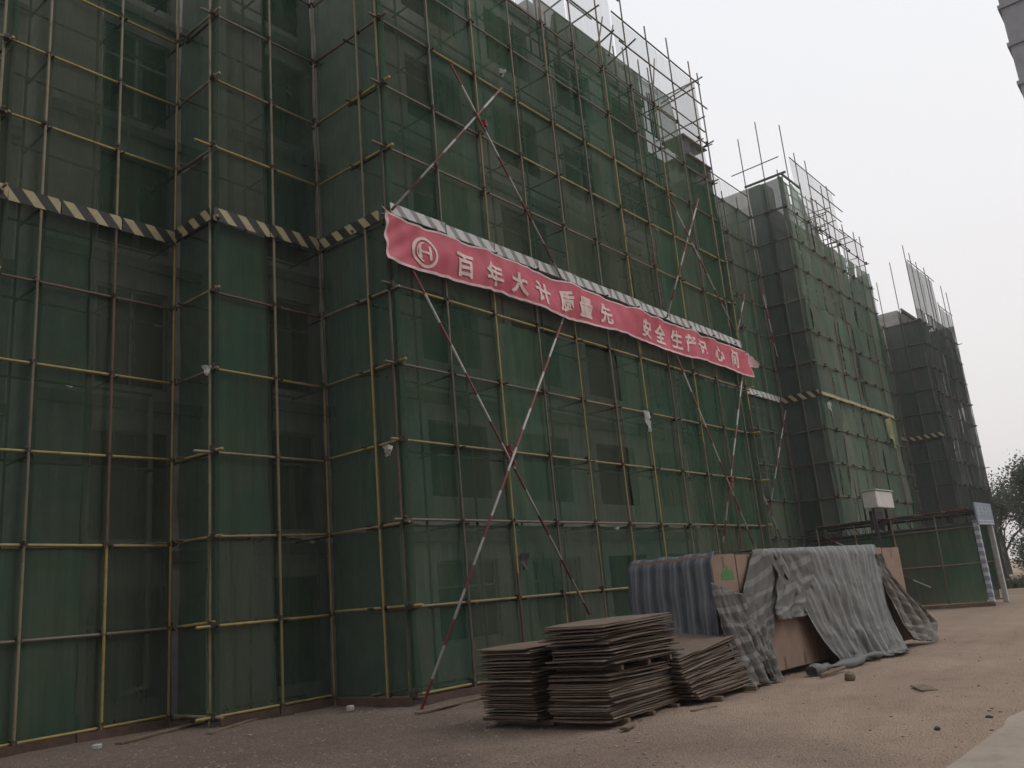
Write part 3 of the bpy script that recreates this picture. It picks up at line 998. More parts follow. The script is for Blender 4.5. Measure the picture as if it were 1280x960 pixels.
for k in range(9):
    pipe('rail', s6, (XB2e + 3.2, YR2 + .4, 16.9 + .34 * k), (XB3 + .2, YR2 + .4, 16.95 + .34 * k), 'pole_dark')
for k in range(6):
    pipe('tube', s6, (XB2e + 3.5 + k, YR2 + .5, 16.0), (XB2e + 3.5 + k, YR2 + .5, 20.0 + rb.uniform(0, 1.8)), 'pole_dark')

s7 = empty('scaffold', 'farthest projecting scaffold section in grey green netting with a stepped top', 'scaffold', (62, YB3, 0), 'netted scaffold sections')
def b3top(u):
    return 20.7 if u < 6.2 else 18.9
p7 = [0.02] + [1.35 * i for i in range(1, 7)] + [9.48]
face(s7, (XB3, YB3), (XB3e, YB3), p7, 11, [4, 8], 17.6, kind='pole_dark', net='net_dark', amp=2.4, corner_in=(0, 1, 2, 4, 5), pw=1.2, ends=(.1, .45), poletop=[21.8, 21.6, 21.3, 21.2, 21.0, 19.3, 20.8, 20.6])
SEED[0] += 3
def fr7(u, off, z):
    return Vector((XB3 + u, YB3 - off, z)) - Vector(s7.location)
for (u0, u1, z1) in ((0.0, 3.1, 20.7), (3.1, 6.2, 20.7), (6.2, 9.5, 18.9)):
    SEED[0] += 1
    link('pale_netting_panel', net_mesh('pale_netting_panel', fr7, u0, u1, 17.5, z1, SEED[0], amp=2), MAT['net_grey'], s7)
pipe('top_rail', s7, (XB3 - .05, YB3, 20.7), (XB3 + 6.3, YB3, 20.72), 'pole_dark')
pipe('top_rail', s7, (XB3 + 6.2, YB3, 18.9), (XB3e + .3, YB3, 18.9), 'pole_dark')
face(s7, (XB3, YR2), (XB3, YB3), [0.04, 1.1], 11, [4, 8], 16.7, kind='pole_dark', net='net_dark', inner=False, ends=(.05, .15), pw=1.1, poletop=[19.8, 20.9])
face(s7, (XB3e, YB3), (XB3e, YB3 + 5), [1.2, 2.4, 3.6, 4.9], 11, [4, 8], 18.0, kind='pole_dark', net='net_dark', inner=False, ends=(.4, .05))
warning_boards(s7, (XB3, YR2), (XB3, YB3), 9.2, 0.25, MAT['tape'], 1, off=.05)

# brown boards standing on edge along the foot of the nets
def base_board(parent, a, b, n=2, h=0.16):
    a = Vector((*a, 0)); b = Vector((*b, 0))
    d = b - a
    for i in range(n):
        p = a + d * ((i + .5) / n)
        me = box_mesh('base_board', (d.length / n - 0.03, 0.02, h))
        o = link('base_board', me, MAT['base_board'], parent)
        o.location = p + Vector((0, 0, h / 2 - 0.03)) - Vector(parent.location)
        o.rotation_euler = (R.uniform(-.12, .12), 0, math.atan2(d.y, d.x) + R.uniform(-.01, .01))
base_board(sA, (XL, YA - .12), (XA - .1, YA - .12), 2)
base_board(sB, (XA + .05, YB - .12), (XB - .12, YB - .12), 2)
base_board(sM, (XB - .12, YB - .2), (XB - .12, YM + .05), 1)
base_board(sM, (XB + .1, YM - .12), (XM1, YM - .12), 8)

# ------------------------------------------------------------------ banner
BY = YM - 0.14
BX0, BX1 = 10.5, 26.62
def banner_pt(s, v, lift=0.0):
    """s metres along, v 0 bottom .. 1 top"""
    t = s / (BX1 - BX0)
    ztop = 9.10 - 0.20 * t
    zbot = 8.10 - 0.04 * t
    saw = abs(math.sin(math.pi * s / 1.5))
    ztop -= 0.075 * saw * (0.6 + 0.5 * noise.noise(Vector((s * .5, 1, 0))))
    zbot -= 0.05 * math.sin(s * 1.3) * .8 + 0.05 * noise.noise(Vector((s * .8, 5, 0)))
    z = zbot + (ztop - zbot) * v
    k = s % 1.5 - 0.75
    g = math.sin(2 * math.pi * s / 1.5)
    fold = 0.05 * math.sin(6.0 * s + 3.0 * (1 - v) * g) * (0.35 + 0.65 * v) * (0.55 + 0.45 * noise.noise(Vector((s * .6, 3, 3))))
    fold += 0.03 * max(0.0, 1 - s / 1.2) * math.sin(16 * (s * .8 + (1 - v)))
    y = BY - 0.03 - 0.09 * noise.noise(Vector((s * 0.7, v * 1.2, 2))) + fold + 0.035 * noise.noise(Vector((s * 4, v * 2, 8)))
    return Vector((BX0 + s, y - lift, z))
bn = empty('banner', 'long faded red cloth banner with pale characters and round emblem hung across the netting', 'banner', (18.5, BY, 8.1))
def sheet(name, mat, s0, s1, v0, v1, ns, nv, lift=0.0):
    verts, faces = [], []
    for j in range(nv + 1):
        for i in range(ns + 1):
            verts.append(banner_pt(s0 + (s1 - s0) * i / ns, v0 + (v1 - v0) * j / nv, lift))
    for j in range(nv):
        for i in range(ns):
            a = j * (ns + 1) + i
            faces.append((a, a + 1, a + ns + 2, a + ns + 1))
    me = bpy.data.meshes.new(name)
    me.from_pydata(verts, [], faces)
    for p in me.polygons:
        p.use_smooth = True
    return local(bn, link(name, me, mat))
LEN = BX1 - BX0
sheet('cloth', MAT['banner'], 0, LEN, 0, 1, 230, 14)
sheet('hem', MAT['hem'], 0, LEN, 0.0, 0.06, 230, 1, 0.006)
sheet('hem', MAT['hem'], 0, LEN, 0.955, 1.0, 230, 1, 0.006)
sheet('hem', MAT['hem'], 0, 0.07, 0.06, 0.955, 1, 14, 0.006)
sheet('hem', MAT['hem'], LEN - .07, LEN, 0.06, 0.955, 1, 14, 0.006)

def text_part(ch, sc, zc, size, bold=0.019):
    cu = bpy.data.curves.new('t', 'FONT')
    cu.body = ch
    cu.size = size * 1.12
    cu.align_x = 'CENTER'
    cu.resolution_u = 3
    cu.offset = bold
    to = bpy.data.objects.new('t', cu)
    COL.objects.link(to)
    dg = bpy.context.evaluated_depsgraph_get()
    dg.update()
    me = bpy.data.meshes.new_from_object(to.evaluated_get(dg))
    bpy.data.objects.remove(to)
    bpy.data.curves.remove(cu)
    if not me.vertices:
        return None
    bm = bmesh.new(); bm.from_mesh(me)
    bmesh.ops.triangulate(bm, faces=bm.faces[:])
    for _ in range(4):
        lng = [e for e in bm.edges if e.calc_length() > 0.07]
        if lng:
            bmesh.ops.subdivide_edges(bm, edges=lng, cuts=1)
            bmesh.ops.triangulate(bm, faces=bm.faces[:])
    xs = [v.co.x for v in bm.verts]; ys = [v.co.y for v in bm.verts]
    cx, cyy = (min(xs) + max(xs)) / 2, (min(ys) + max(ys)) / 2
    for v in bm.verts:
        s = sc + (v.co.x - cx)
        t = s / LEN
        vz = ((v.co.y - cyy) + zc - (8.10 - 0.04 * t)) / (1.0 - 0.16 * t)
        v.co = banner_pt(s, vz, 0.018)
    bm.to_mesh(me); bm.free()
    me.name = 'character'
    me.materials.clear()
    return local(bn, link('character', me, MAT['letter']))
chars = '百年大计质量先安全生产记心间'
cxs = [12.67, 13.61, 14.46, 15.37, 16.25, 17.05, 17.97, 19.98, 20.76, 21.64, 22.4, 23.25, 24.34, 25.37]
for ch, x in zip(chars, cxs):
    text_part(ch, x - BX0, 8.5, 0.51)
# round emblem: a ring and a slanted H shape
def banner_poly(name, polys, lift):
    bm = bmesh.new()
    for poly in polys:
        vs_ = []
        for (x, z) in poly:
            s = x - BX0
            t = s / LEN
            vs_.append(bm.verts.new(banner_pt(s, (z - (8.10 - .04 * t)) / (1 - .16 * t), lift)))
        bm.faces.new(vs_)
    return local(bn, bm_obj(name, bm, MAT['letter']))
EX, EZ = 11.5, 8.52
ring = []
for i in range(36):
    a0, a1 = 2 * math.pi * i / 36, 2 * math.pi * (i + 1) / 36
    r0, r1 = 0.27, 0.335
    ring.append([(EX + r0 * math.cos(a0), EZ + r0 * math.sin(a0)), (EX + r1 * math.cos(a0), EZ + r1 * math.sin(a0)),
                 (EX + r1 * math.cos(a1), EZ + r1 * math.sin(a1)), (EX + r0 * math.cos(a1), EZ + r0 * math.sin(a1))])
banner_poly('emblem_ring', ring, 0.013)
hh = []
def seg(x0, z0, x1, z1, wd):
    dx, dz = x1 - x0, z1 - z0
    l = math.hypot(dx, dz); nx, nz = -dz / l * wd, dx / l * wd
    n = 3
    for i in range(n):
        a, b = i / n, (i + 1) / n
        hh.append([(EX + x0 + dx * a + nx, EZ + z0 + dz * a + nz), (EX + x0 + dx * b + nx, EZ + z0 + dz * b + nz),
                   (EX + x0 + dx * b - nx, EZ + z0 + dz * b - nz), (EX + x0 + dx * a - nx, EZ + z0 + dz * a - nz)])
seg(-.13, -.14, -.13, .16, .035); seg(.12, -.16, .12, .15, .035); seg(-.13, .02, .12, -.02, .03)
for i in range(8):
    a0, a1 = math.radians(95 + i * 20), math.radians(95 + (i + 1) * 20)
    hh.append([(EX + .19 * math.cos(a0), EZ + .19 * math.sin(a0)), (EX + .225 * math.cos(a0), EZ + .225 * math.sin(a0)),
               (EX + .225 * math.cos(a1), EZ + .225 * math.sin(a1)), (EX + .19 * math.cos(a1), EZ + .19 * math.sin(a1))])
banner_poly('emblem_letter', hh, 0.013)
for i in range(12):
    s_ = .05 + i * (LEN - .1) / 11
    bm = bmesh.new()
    a_ = banner_pt(s_, .98, .01)
    add_tube(bm, a_, a_ + Vector((R.uniform(-.05, .05), .1, R.uniform(.12, .22))), .007, 5)
    local(bn, bm_obj('tie_cord', bm, MAT['letter']))
# flipped pale tail at the end of the banner
bm = bmesh.new()
pts = [banner_pt(LEN - .02, .95), banner_pt(LEN - .02, .45), Vector((BX1 + .5, BY - .1, 8.42)), Vector((BX1 + .28, BY - .16, 8.62))]
bm.faces.new([bm.verts.new(p) for p in pts])
bmesh.ops.subdivide_edges(bm, edges=bm.edges[:], cuts=3, use_grid_fill=True)
for v in bm.verts:
    v.co.y += .04 * math.sin(v.co.x * 23)
local(bn, bm_obj('turned_end', bm, MAT['hem']))

# ------------------------------------------------------------------ rags and scraps caught on the scaffold
def rag(name, label, P, w_, h_, mat, seed):
    bm = bmesh.new()
    rr = random.Random(seed)
    n = 5
    g = [[None] * (n + 1) for _ in range(n + 1)]
    for j in range(n + 1):
        for i in range(n + 1):
            t = j / n
            x = (i / n - .5) * w_ * (1 - .45 * t) + rr.uniform(-.12, .12) * w_
            g[j][i] = bm.verts.new((x, .25 * w_ * math.sin(i * 2 + j) + rr.uniform(-.03, .03), -t * h_ + rr.uniform(-.1, .1) * h_))
    for j in range(n):
        for i in range(n):
            bm.faces.new((g[j][i], g[j][i + 1], g[j + 1][i + 1], g[j + 1][i]))
    o = bm_obj(name, bm, mat, None, True)
    o.location = P
    tag(o, label, 'rag', 'scraps caught on the scaffold')
    return o
rag('plastic_scrap', 'torn white plastic scrap stuck in the netting above the upper crossed braces', on_y(627, 86, YM - .05), .2, .22, MAT['rag_white'], 1)
rag('rag', 'pale grey rag hanging from a ledger below the middle of the banner', on_y(808, 514, YM - .1), .2, .55, MAT['rag_white'], 2)
rag('rag', 'pale rag knotted at the outer corner of the narrow scaffold step', on_y(258, 456, YB - .1), .16, .2, MAT['rag_white'], 3)
rag('plastic_scrap', 'small white scrap under a ledger of the most recessed scaffold section', on_y(86, 482, YA - .05), .11, .05, MAT['rag_white'], 4)
rag('plastic_scrap', 'small white scrap under a ledger of the narrow scaffold step', on_y(391, 676, YB - .05), .09, .05, MAT['rag_white'], 5)
rag('plastic_scrap', 'tiny pale scrap on the lower netting left of the tarpaulin pile', on_y(771, 659, YM - .06), .1, .08, MAT['rag_white'], 6)
rag('rag', 'long yellowish rag hanging below the board on the second projecting section', on_y(1110, 522, YB2 - .1), .5, 1.6, MAT['rag_yellow'], 7)
rag('plastic_scrap', 'white scrap hanging near the dark corner of the second projecting section', on_y(1036, 502, YB2 - .1), .2, .6, MAT['rag_white'], 8)
rag('net_hole_shade', 'small dark patch standing for the shade in a torn net hole low on the banner section', on_y(655, 692, YM - .02), .22, .32, MAT['dark_steel'], 12)  # dark sheet in place of a shaded hole through the net
rag('rag', 'pale tied rag at the lower left corner of the banner section', on_y(484, 556, YM - .06), .16, .2, MAT['rag_white'], 9)

# ------------------------------------------------------------------ plywood stacks
def bent_board(seed):
    rr = random.Random(seed)
    bm = bmesh.new()
    nx, ny = 5, 2
    a, b = rr.uniform(-.011, .011), rr.uniform(-.009, .009)
    L_, W_, T_ = 1.83 * rr.choice((1, 1, 1, .985, .97)), 0.915 * rr.choice((1, 1, .985, .96)), rr.uniform(.012, .017)
    lay = []
    for zz in (0, T_):
        g = []
        for j in range(ny + 1):
            for i in range(nx + 1):
                x = (i / nx - .5) * L_; y = (j / ny - .5) * W_
                if i in (0, nx): x += rr.uniform(-.014, .014)
                if j in (0, ny): y += rr.uniform(-.012, .012)
                z = zz + a * math.cos(i / nx * math.pi * 2) + b * math.sin(j / ny * math.pi + i)
                g.append(bm.verts.new((x, y, z)))
        lay.append(g)
    w1 = nx + 1
    for j in range(ny):
        for i in range(nx):
            q = j * w1 + i
            bm.faces.new((lay[1][q], lay[1][q + 1], lay[1][q + w1 + 1], lay[1][q + w1]))
            bm.faces.new((lay[0][q + w1], lay[0][q + w1 + 1], lay[0][q + 1], lay[0][q]))
    for i in range(nx):
        q = i; bm.faces.new((lay[0][q], lay[0][q + 1], lay[1][q + 1], lay[1][q]))
        q = ny * w1 + i; bm.faces.new((lay[0][q + 1], lay[0][q], lay[1][q], lay[1][q + 1]))
    for j in range(ny):
        q = j * w1; bm.faces.new((lay[0][q + w1], lay[0][q], lay[1][q], lay[1][q + w1]))
        q = j * w1 + nx; bm.faces.new((lay[0][q], lay[0][q + w1], lay[1][q + w1], lay[1][q]))
    me = bpy.data.meshes.new('plywood_board')
    bm.to_mesh(me); bm.free()
    me.materials.append(MAT['ply'])
    return me
BOARDS = [bent_board(i) for i in range(10)]
_T = 'first second third fourth fifth sixth seventh eighth ninth tenth eleventh twelfth thirteenth fourteenth fifteenth sixteenth seventeenth eighteenth nineteenth twentieth'.split()
def nth(n):
    """ordinal word for a place in a row, counted from 1"""
    if n <= 20:
        return _T[n - 1]
    if n == 30:
        return 'thirtieth'
    return ('twenty-' if n < 30 else 'thirty-') + _T[n % 10 - 1]
def from_top(n, what):
    return ('topmost weathered plywood board of ' if n == 1 else nth(n) + ' plywood board from the top of ') + what
rs = random.Random(21)
def board(x, y, z, rot, label, group, tilt=(0, 0), sc=(1, 1, 1)):
    o = bpy.data.objects.new('plywood_board', BOARDS[rs.randrange(10)])
    COL.objects.link(o)
    o.location = (x, y, z)
    o.rotation_euler = (tilt[0], tilt[1], rot)
    o.scale = sc
    return tag(o, label, 'board', group)
def bearer(x, y, z, l, rot, label, s=0.07):
    o = link('timber_bearer', box_mesh('timber_bearer', (s, l, s), 0.004), MAT['timber'])
    o.location = (x, y, z); o.rotation_euler = (0, 0, rot)
    return tag(o, label, 'timber', 'timbers under the boards')

# tall stack: front corner near (9.1, 6.3), boards lie along X
SA = math.radians(1.5)
mc = Vector((9.12 + .915, 6.33 + .4575))
for i, dx in enumerate((-.6, .0, .62)):
    bearer(mc.x + dx, mc.y, 0.03, 1.05, SA, ('short timber under the tall double stack, end towards the crossed braces', 'short timber under the middle of the tall double stack', 'short timber under the tall double stack, end towards the slipped stack')[i])
z = 0.068
for i in range(22):
    board(mc.x + rs.uniform(-.035, .035), mc.y + rs.uniform(-.03, .03), z, SA + rs.uniform(-.018, .018),
          from_top(22 - i, 'the lower half of the tall double stack'), 'boards in the lower half of the tall stack', (rs.uniform(-.003, .003), rs.uniform(-.003, .003)))
    z += 0.0255
for i, dx in enumerate((-.55, .1, .66)):
    bearer(mc.x + dx, mc.y + .02, z + 0.035, 1.0, SA, ('timber spacer between the halves of the tall stack, end towards the crossed braces', 'timber spacer between the halves of the tall stack at its middle', 'timber spacer between the halves of the tall stack, end towards the slipped stack')[i], .06)
z += 0.07
for i in range(19):
    k = i / 19
    board(mc.x + .03 + rs.uniform(-.09, .09), mc.y + rs.uniform(-.07, .07), z, SA + rs.uniform(-.06, .06),
          from_top(19 - i, 'the loose upper half of the tall double stack'), 'boards in the upper half of the tall stack', (rs.uniform(-.006, .006), -.012 * k + rs.uniform(-.006, .006)))
    z += 0.0285
# lower stack on the left
lc = Vector((8.97 + .915, 7.34 + .4575))
for i, dx in enumerate((-.6, .6)):
    bearer(lc.x + dx, lc.y, 0.03, 1.0, 0, ('short timber under the square plywood stack, outer end', 'short timber under the square plywood stack, end towards the tarpaulins')[i])
z = 0.068
for i in range(33):
    board(lc.x + rs.uniform(-.04, .04), lc.y + rs.uniform(-.035, .035), z, rs.uniform(-.02, .02) - .01,
          from_top(33 - i, 'the lower square stack beside the tall double stack'), 'boards in the square stack', (rs.uniform(-.004, .004), rs.uniform(-.004, .004)))
    z += 0.0282
# slipped stack on the right
rc = Vector((11.0 + .915 - .05, 6.16 + .42))
for i, dx in enumerate((-.5, .6)):
    bearer(rc.x + dx, rc.y - .05, 0.03, 1.1, .05, ('short timber under the slipped stack, end towards the tall stack', 'short timber under the slipped stack, end towards the tarpaulins')[i])
z = 0.068
for i in range(25):
    k = i / 25
    board(rc.x - .16 * math.sin(k * 2.6) - .12 * k + rs.uniform(-.03, .03), rc.y + .12 * k + rs.uniform(-.02, .02), z, .03 + rs.uniform(-.03, .03),
          from_top(25 - i, 'the slipped stack next to the tarpaulin pile'), 'boards in the slipped stack', (rs.uniform(-.006, .006) + .08 * k, -.1 * k + rs.uniform(-.006, .006)))
    z += 0.026 + .004 * k

# ------------------------------------------------------------------ tarpaulin-covered pile of cartons
PO = Vector((12.5, 6.45)); PA = math.radians(-5.5)
pe = Vector((math.cos(PA), math.sin(PA))); pn = Vector((math.sin(PA), -math.cos(PA)))
PH = 2.03
def pile(s, off, z):
    q = PO + pe * s + pn * off
    return Vector((q.x, q.y, z))
def px_pile(x, y, off=0.0):
    d = ray(x, y)
    P0 = PO + pn * off
    t = (P0 - Vector((0, 0))).dot(pn) / Vector((d.x, d.y)).dot(pn)
    P = CO + d * t
    return (Vector((P.x, P.y)) - P0).dot(pe), P.z

def carton(s0, s1, z0, z1, d0, d1, label, marks=()):
    root = empty('carton', label, 'carton', pile((s0 + s1) / 2, -(d0 + d1) / 2, z0), 'cartons in the tarpaulin pile')
    bm = bmesh.new()
    j = 0.006
    co = [pile(s, -d, z) for z in (z0 + j, z1 - j) for d in (d0, d1) for s in (s0 + j, s1 - j)]
    v = [bm.verts.new(c) for c in co]
    for f in ((0, 1, 5, 4), (1, 3, 7, 5), (3, 2, 6, 7), (2, 0, 4, 6), (4, 5, 7, 6), (2, 3, 1, 0)):
        bm.faces.new([v[i] for i in f])
    bmesh.ops.bevel(bm, geom=bm.edges[:], offset=0.012, segments=2, affect='EDGES')
    local(root, bm_obj('body', bm, MAT['carton']))
    bm = bmesh.new()
    sm = (s0 + s1) / 2
    for (a, b) in ((z0 + .03, z0 + .22), (z1 - .22, z1 - .03)):
        q = [pile(s, -d0 + .004, z) for s, z in ((sm - .03, a), (sm + .03, a), (sm + .03, b), (sm - .03, b))]
        bm.faces.new([bm.verts.new(c) for c in q])
    local(root, bm_obj('packing_tape', bm, MAT['tape_line']))
    if marks:
        bm = bmesh.new()
        for poly in marks:
            bm.faces.new([bm.verts.new(pile(s, -d0 + .005, z)) for s, z in poly])
        local(root, bm_obj('printed_mark', bm, MAT['green_print']))
    return root
edges = [0.0, 0.73, 1.5, 2.15, 2.95, 3.8, 4.7, 5.6, 6.45, 7.35]
mk = [[(.24, 1.62), (.62, 1.62), (.62, 1.71), (.24, 1.71)], [(.27, 1.715), (.36, 1.715), (.32, 1.8)], [(.37, 1.715), (.5, 1.715), (.44, 1.86)], [(.51, 1.715), (.6, 1.715), (.56, 1.78)]]
names_top = {0: 'brown carton with a green print beside the blue striped sheet',
             1: 'narrow brown carton showing between the printed carton and the swagged sheet',
             7: 'plain brown carton half covered by the beige sheet at the far end of the pile',
             8: 'last plain brown carton at the bare far corner of the pile'}
for i in range(9):
    lab = names_top.get(i, nth(i + 1) + ' upper brown carton from the blue striped sheet, under the grey sheet')
    carton(edges[i], edges[i + 1], 1.02, PH - .01 - .015 * (i % 3), 0.0, 1.55, lab, mk if i == 0 else ())
    lab = {2: 'brown carton low in the gap between the two front sheets', 3: 'brown carton low in the gap under the long draped sheet edge'}.get(i, nth(i + 1) + ' bottom brown carton from the blue striped sheet, under the tarpaulins')
    carton(edges[i], edges[i + 1], 0.08, 1.01, 0.02 if i % 2 else 0.0, 1.55, lab)

def tarp(name, label, mat, fn, nu, nv, lu, lv):
    verts, faces, uvs = [], [], []
    for j in range(nv + 1):
        for i in range(nu + 1):
            u, v = i / nu, j / nv
            verts.append(fn(u, v)); uvs.append((u * lu, v * lv))
    for j in range(nv):
        for i in range(nu):
            a = j * (nu + 1) + i
            faces.append((a, a + nu + 1, a + nu + 2, a + 1))
    me = bpy.data.meshes.new(name)
    me.from_pydata(verts, [], faces)
    ul = me.uv_layers.new(name='UVMap')
    for lp in me.loops:
        ul.data[lp.index].uv = uvs[lp.vertex_index]
    for p in me.polygons:
        p.use_smooth = True
    o = link(name, me, mat)
    md = o.modifiers.new('thickness', 'SOLIDIFY'); md.thickness = 0.004; md.offset = 0
    return tag(o, label, 'tarpaulin', 'sheets over the carton pile')

def poly_at(pl, v):
    n = len(pl) - 1
    t = v * n
    i = min(int(t), n - 1)
    f = t - i
    f = f * f * (3 - 2 * f) * .4 + f * .6
    return (pl[i][0] + (pl[i + 1][0] - pl[i][0]) * f, pl[i][1] + (pl[i + 1][1] - pl[i][1]) * f)

# blue striped sheet on the end face
def f_end(u, v):
    d = 1.62 - 1.66 * u
    zt = PH + .02
    z = zt * (1 - v) + 0.1 * v
    k = .02 * math.sin(u * 19 + 5 * noise.noise(Vector((u * 3, v * 1.5, 4)))) * (.25 + v) + .07 * noise.noise(Vector((u * 3, v * 2, 1))) + .03 * noise.noise(Vector((u * 9, v * 5, 2)))
    off = 0.03 + abs(k) + .1 * v
    if v < .06:
        off = -0.25 * (1 - v / .06) + off * (v / .06)
        z = zt + .005 + .012 * math.sin(u * 20)
    q = PO - pe * off - pn * d
    return Vector((q.x, q.y, z))
tarp('tarpaulin', 'blue and grey striped sheet hanging flat over the end of the carton pile', MAT['tarp_blue'], f_end, 60, 30, 1.7, 2.1)

def front_tarp(left, right, folds, amp, lean, seed, over=True, wav=0.0):
    L_ = [px_pile(*p, .05) for p in left]; R_ = [px_pile(*p, .05) for p in right]
    def fn(u, v):
        if over:
            if v < .12:
                k = 1 - v / .12
                a, b = L_[0], R_[0]
                s = a[0] + (b[0] - a[0]) * u
                return pile(s, .05 - .5 * k, PH + .035 + .018 * noise.noise(Vector((s * 5, k * 3, seed))))
            v2 = (v - .12) / .88
        else:
            v2 = v
        a = poly_at(L_, v2); b = poly_at(R_, v2)
        s = a[0] + (b[0] - a[0]) * u
        z = a[1] + (b[1] - a[1]) * u - wav * math.sin(u * math.pi) * v2
        n1 = noise.noise(Vector((u * 2.2 + seed, v2 * 1.1, 3.3)))
        n2 = noise.noise(Vector((u * 4.7 + seed, v2 * 1.6, 7.1)))
        ph = folds * 2 * math.pi * (u + .16 * n1 + .05 * n2) + 2.6 * v2 * (u - .4) * 3 + seed
        k = (abs(math.sin(ph / 2)) ** .6 - .5) * amp * (.2 + v2) * (.55 + 1.1 * abs(n2))
        k += .12 * n1 * (.3 + v2) + .04 * noise.noise(Vector((u * 9 + seed, v2 * 6, 8))) + .03 * abs(noise.noise(Vector((u * 22 + seed, v2 * 19, 5)))) + .07 * (.5 - abs(noise.noise(Vector((u * 6 + v2 * 3 + seed, v2 * 3.5 - u * 2, 11))))) * (.3 + v2)
        off = .07 + max(-.04, k) + lean * v2 ** 1.6
        # compensate the forward lean so that the hem still reaches the ground, not below it
        z = max(z * (1 - .0) , 0.012 + .03 * abs(math.sin(u * 17)))
        return pile(s, off, z)
    return fn
tarp('tarpaulin', 'crumpled striped sheet hanging in a fold from the top between two cartons', MAT['tarp_cross'],
     front_tarp([(941, 689), (926, 742), (928, 785), (936, 820), (946, 846)], [(972, 689), (978, 735), (966, 772), (962, 800), (962, 838)], 2.4, .14, .12, 1.3, True, .05), 50, 60, 1.1, 2.5)
tarp('tarpaulin', 'striped sheet tail slung from the corner of the printed carton to the dirt', MAT['tarp_cross'],
     front_tarp([(885, 728), (894, 775), (905, 825), (914, 862)], [(927, 744), (942, 785), (958, 815), (964, 842)], 2.6, .15, .2, 6.4, False, .1), 50, 50, 1.0, 1.9)
tarp('tarpaulin', 'small creased striped sheet piece bridging the two front drapes', MAT['tarp_cross'],
     front_tarp([(955, 689), (968, 720), (962, 760), (962, 776)], [(1010, 689), (1012, 720), (1006, 750), (1002, 770)], 2.0, .1, .05, 4.1, True), 30, 30, .9, 1.2)
tarp('tarpaulin', 'large grey striped sheet draped in long folds down to the dirt', MAT['tarp_grey'],
     front_tarp([(962, 688), (988, 735), (1012, 790), (1030, 826), (1052, 838)], [(1096, 690), (1100, 730), (1106, 778), (1110, 810), (1104, 832)], 6.5, .15, .42, 2.7, True), 100, 70, 2.6, 2.7)
tarp('tarpaulin', 'beige striped sheet slumping off the far end of the pile', MAT['tarp_beige'],
     front_tarp([(1092, 692), (1096, 720), (1104, 750), (1112, 785), (1118, 800)], [(1098, 692), (1112, 722), (1136, 752), (1154, 778), (1150, 803)], 3.0, .16, .3, 5.9, False), 40, 50, 1.4, 2.0)
# twisted roll of sheet along the hem
bm = bmesh.new()
prev = None
rp = [px_pile(1012, 826, .5), px_pile(1040, 838, .5), px_pile(1075, 836, .5), px_pile(1100, 826, .5)]
for i in range(3):
    pass
ringv = []
for i in range(25):
    t = i / 24
    s, zz = poly_at(rp, t)
    c = pile(s, .5 + .04 * math.sin(t * 14), .07 + .02 * math.sin(t * 9))
    r_ = .075 + .03 * math.sin(t * 11 + 1) + .02 * math.sin(t * 29)
    rg = []
    for k in range(10):
        a = 2 * math.pi * k / 10
        rad = r_ * (1 + .25 * noise.noise(Vector((k * .9, i * .5, 2))))
        rg.append(bm.verts.new(c + Vector((pn.x, pn.y, 0)) * rad * math.cos(a) + Vector((0, 0, 1)) * rad * math.sin(a) * .85))
    ringv.append(rg)
for i in range(24):
    for k in range(10):
        bm.faces.new((ringv[i][k], ringv[i][(k + 1) % 10], ringv[i + 1][(k + 1) % 10], ringv[i + 1][k]))
o = bm_obj('tarpaulin', bm, MAT['tarp_grey'], None, True)
tag(o, 'rolled up hem of grey sheet lying on the dirt before the pile', 'tarpaulin', 'sheets over the carton pile')

# ------------------------------------------------------------------ debris on the ground
def stick(name, label, pa, pb, r_, mat, cat, z=0.02):
    A = on_ground(*pa); B = on_ground(*pb)
    bm = bmesh.new()
    add_tube(bm, (A.x, A.y, z), (B.x, B.y, z + .015), r_, 7)
    return tag(bm_obj(name, bm, mat), label, cat)
stick('stick', 'short wooden stick poking out from under the rolled hem', (1026, 847), (1056, 838), .03, MAT['timber'], 'stick', .03)
def clod(name, label, p, s, mat, cat):
    P = on_ground(*p)
    bm = bmesh.new()
    bmesh.ops.create_icosphere(bm, subdivisions=2, radius=1)
    for v in bm.verts:
        k = 1 + .28 * noise.noise(v.co * 2.1)
        v.co = Vector((v.co.x * s[0] * k, v.co.y * s[1] * k, v.co.z * s[2] * k))
    o = bm_obj(name, bm, mat)
    o.location = (P.x, P.y, s[2] * .7)
    return tag(o, label, cat)
clod('clod', 'brown clod of dried mortar on the dirt before the tarpaulins', (1063, 851), (.09, .08, .085), MAT['timber'], 'clod')
clod('stone', 'small dark stone on the dirt near the pavement edge', (1172, 913), (.035, .03, .025), MAT['dark_steel'], 'stone')
clod('stone', 'second small dark stone further along the pavement edge', (1237, 898), (.03, .04, .02), MAT['dark_steel'], 'stone')
def slab_piece(name, label, p, s, rot, mat, cat, tilt=0.0, group=None):
    P = on_ground(*p)
    o = link(name, box_mesh(name, s, min(s) * .15), mat)
    o.location = (P.x, P.y, s[2] / 2 + .004 + abs(tilt) * s[1] * .4)
    o.rotation_euler = (tilt, 0, rot)
    return tag(o, label, cat, group)
slab_piece('board_offcut', 'pale flat board offcut lying alone on the dirt', (1155, 861), (.62, .2, .018), .5, MAT['timber'], 'board')
slab_piece('foam_block', 'small white foam block by the foot of the narrow scaffold step', (438, 889), (.12, .1, .09), .3, MAT['rag_white'], 'block')
slab_piece('plank', 'long grey plank lying at the foot of the most recessed scaffold section', (210, 915), (2.3, .13, .035), .42, MAT['timber'], 'plank')
slab_piece('plank', 'thin plank lying askew before the narrow scaffold step', (300, 906), (2.0, .1, .03), .52, MAT['timber'], 'plank')
slab_piece('plank', 'short plank under the corner of the narrow scaffold step', (262, 902), (.7, .16, .12), .1, MAT['base_board'], 'plank')
